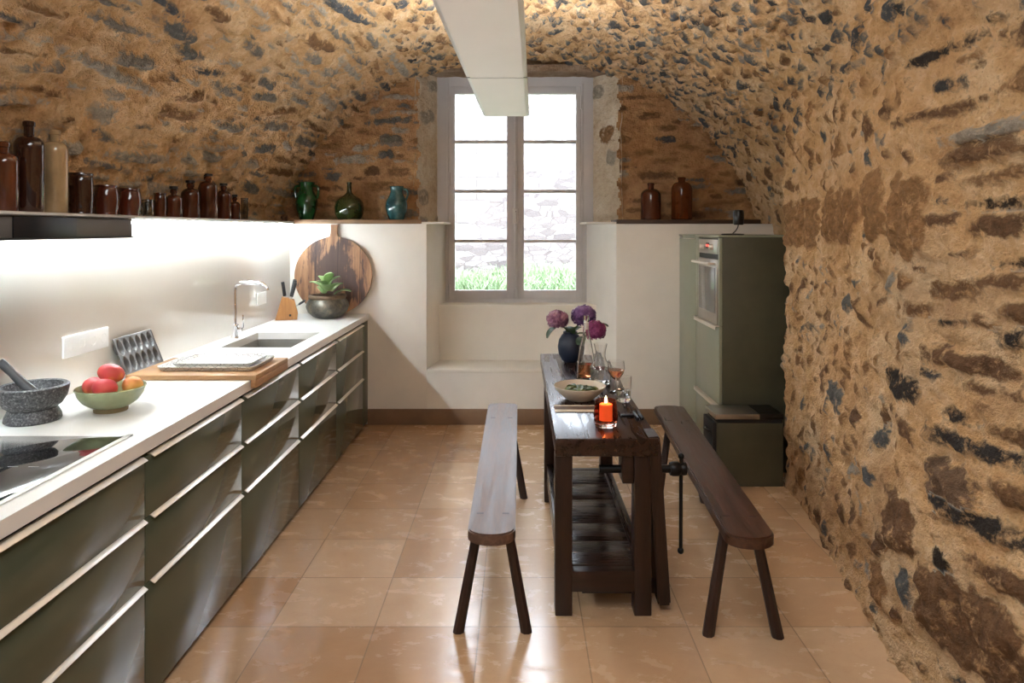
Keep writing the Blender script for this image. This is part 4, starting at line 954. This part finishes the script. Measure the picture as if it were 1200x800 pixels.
mesh_obj('wine', lathe(NB(), [(0, .0665), (.0208, .0778), (.0382, .1015), (.0432, .118), (0, .118)], 40), ROSE, wg)
tu = vessel('water_tumbler', 'plain clear water tumbler in front of the wine glass', 'glass', on(.523, 3.46),
    [(0, .002), (.034, 0), (.037, .003), (.041, .125), (.0392, .125), (.0356, .012), (0, .010)])
mesh_obj('water', lathe(NB(), [(0, .0105), (.0352, .0125), (.0366, .058), (0, .058)], 36), WATER, tu)
SB = plain('stoneware_cream', (196, 186, 170), .35, 0, .06, 10)
sb = single('salad_bowl', lathe(NB(), [(0, .004), (.06, 0), (.068, .004), (.10, .03), (.124, .056), (.133, .071), (.130, .073), (.118, .056), (.095, .036), (.06, .014), (0, .012)], 48), SB, 'wide cream bowl of salad on the workbench table', 'bowl', on(.308, 3.50))
q = NB(); rs = random.Random(5)
for k in range(70):
    a = rs.uniform(0, 2*PI); rr = .062*math.sqrt(rs.random())
    leaf(q, (rr*math.cos(a), rr*math.sin(a), .048+.02*(1-rr/.085)), rs.uniform(0, 2*PI), rs.uniform(-.2, .5), rs.uniform(.03, .055), rs.uniform(.010, .018), .7, .001, .3)
t = NT('salad_leaves'); t.P(color=t.ramp(t.noise(22, 2), [(.35, lin((52, 70, 24))), (.55, lin((96, 110, 48))), (.72, lin((186, 150, 96)))]), rough=.5)
s_ = single('salad', q, t.m, 'mixed green salad leaves filling the cream bowl', 'salad', on(.308, 3.50)); s_['kind'] = 'stuff'
# lid under the salad
# candle
cd = thing('candle_holder', 'dark red glass holder with thick clear base at the table front', 'candle holder', on(.3815, 3.03))
t = NT('dark_red_glass'); t.P(color=t.ramp(t.noise(3), [(.3, lin((226, 128, 98))), (.7, lin((232, 136, 106)))]), rough=.03, trans=1, ior=1.25); RG = t.m
mesh_obj('glass_cup', lathe(NB(), [(0, .0205), (.05, .0205), (.053, .028), (.0535, .06), (.048, .10), (.046, .113), (.0437, .113), (.046, .10), (.0508, .06), (.050, .032), (.045, .026), (0, .0255)], 40), RG, cd)
mesh_obj('clear_base', lathe(NB(), [(0, 0), (.044, 0), (.048, .004), (.05, .0195), (0, .0198)], 40), CLR, cd)
ca = thing('pillar_candle', 'lit orange pillar candle inside the dark red glass', 'candle', (.3815, 3.03, TZ+.0275))
t = NT('candle_wax'); t.P(color=lin((244, 170, 130)), rough=.5, em=(1, .42, .16, 1), es=.12); 
mesh_obj('wax', lathe(NB(), [(0, 0), (.028, 0), (.0285, .004), (.0285, .066), (.026, .069), (.01, .066), (0, .065)], 32), t.m, ca)
mesh_obj('wick', tube(NB(), [(0, 0, .064), (0, 0, .074)], .001, 6), DARK, ca)
t = NT('candle_flame'); t.P(color=(1, .6, .2, 1), em=(1, .62, .22, 1), es=9)
mesh_obj('flame', lathe(NB(), [(0, .070), (.0045, .074), (.0062, .081), (.0045, .092), (.0018, .101), (0, .105)], 16), t.m, ca)
fl = bpy.data.lights.new('candle_light', 'POINT'); fl.energy = .12; fl.color = (1, .5, .18); fl.shadow_soft_size = .008
fo = bpy.data.objects.new('candle_light', fl); COL.objects.link(fo); fo.location = (.3815, 3.03, TZ+.13)
# napkin with cutlery
nk = thing('folded_napkin', 'pale folded napkin with grey middle lying in front of salad bowl', 'napkin', on(.265, 3.31))
q = NB(); box(q, -.095, .105, -.058, .058, 0, .006, .002); mesh_obj('cloth', q, plain('pale_linen', (206, 194, 176), .85, var=.05, scale=20, bump=.2, bscale=200), nk)
q = NB(); box(q, -.095, .105, -.03, .026, .0061, .0085, .001); mesh_obj('band', q, plain('grey_linen', (96, 82, 74), .85), nk)
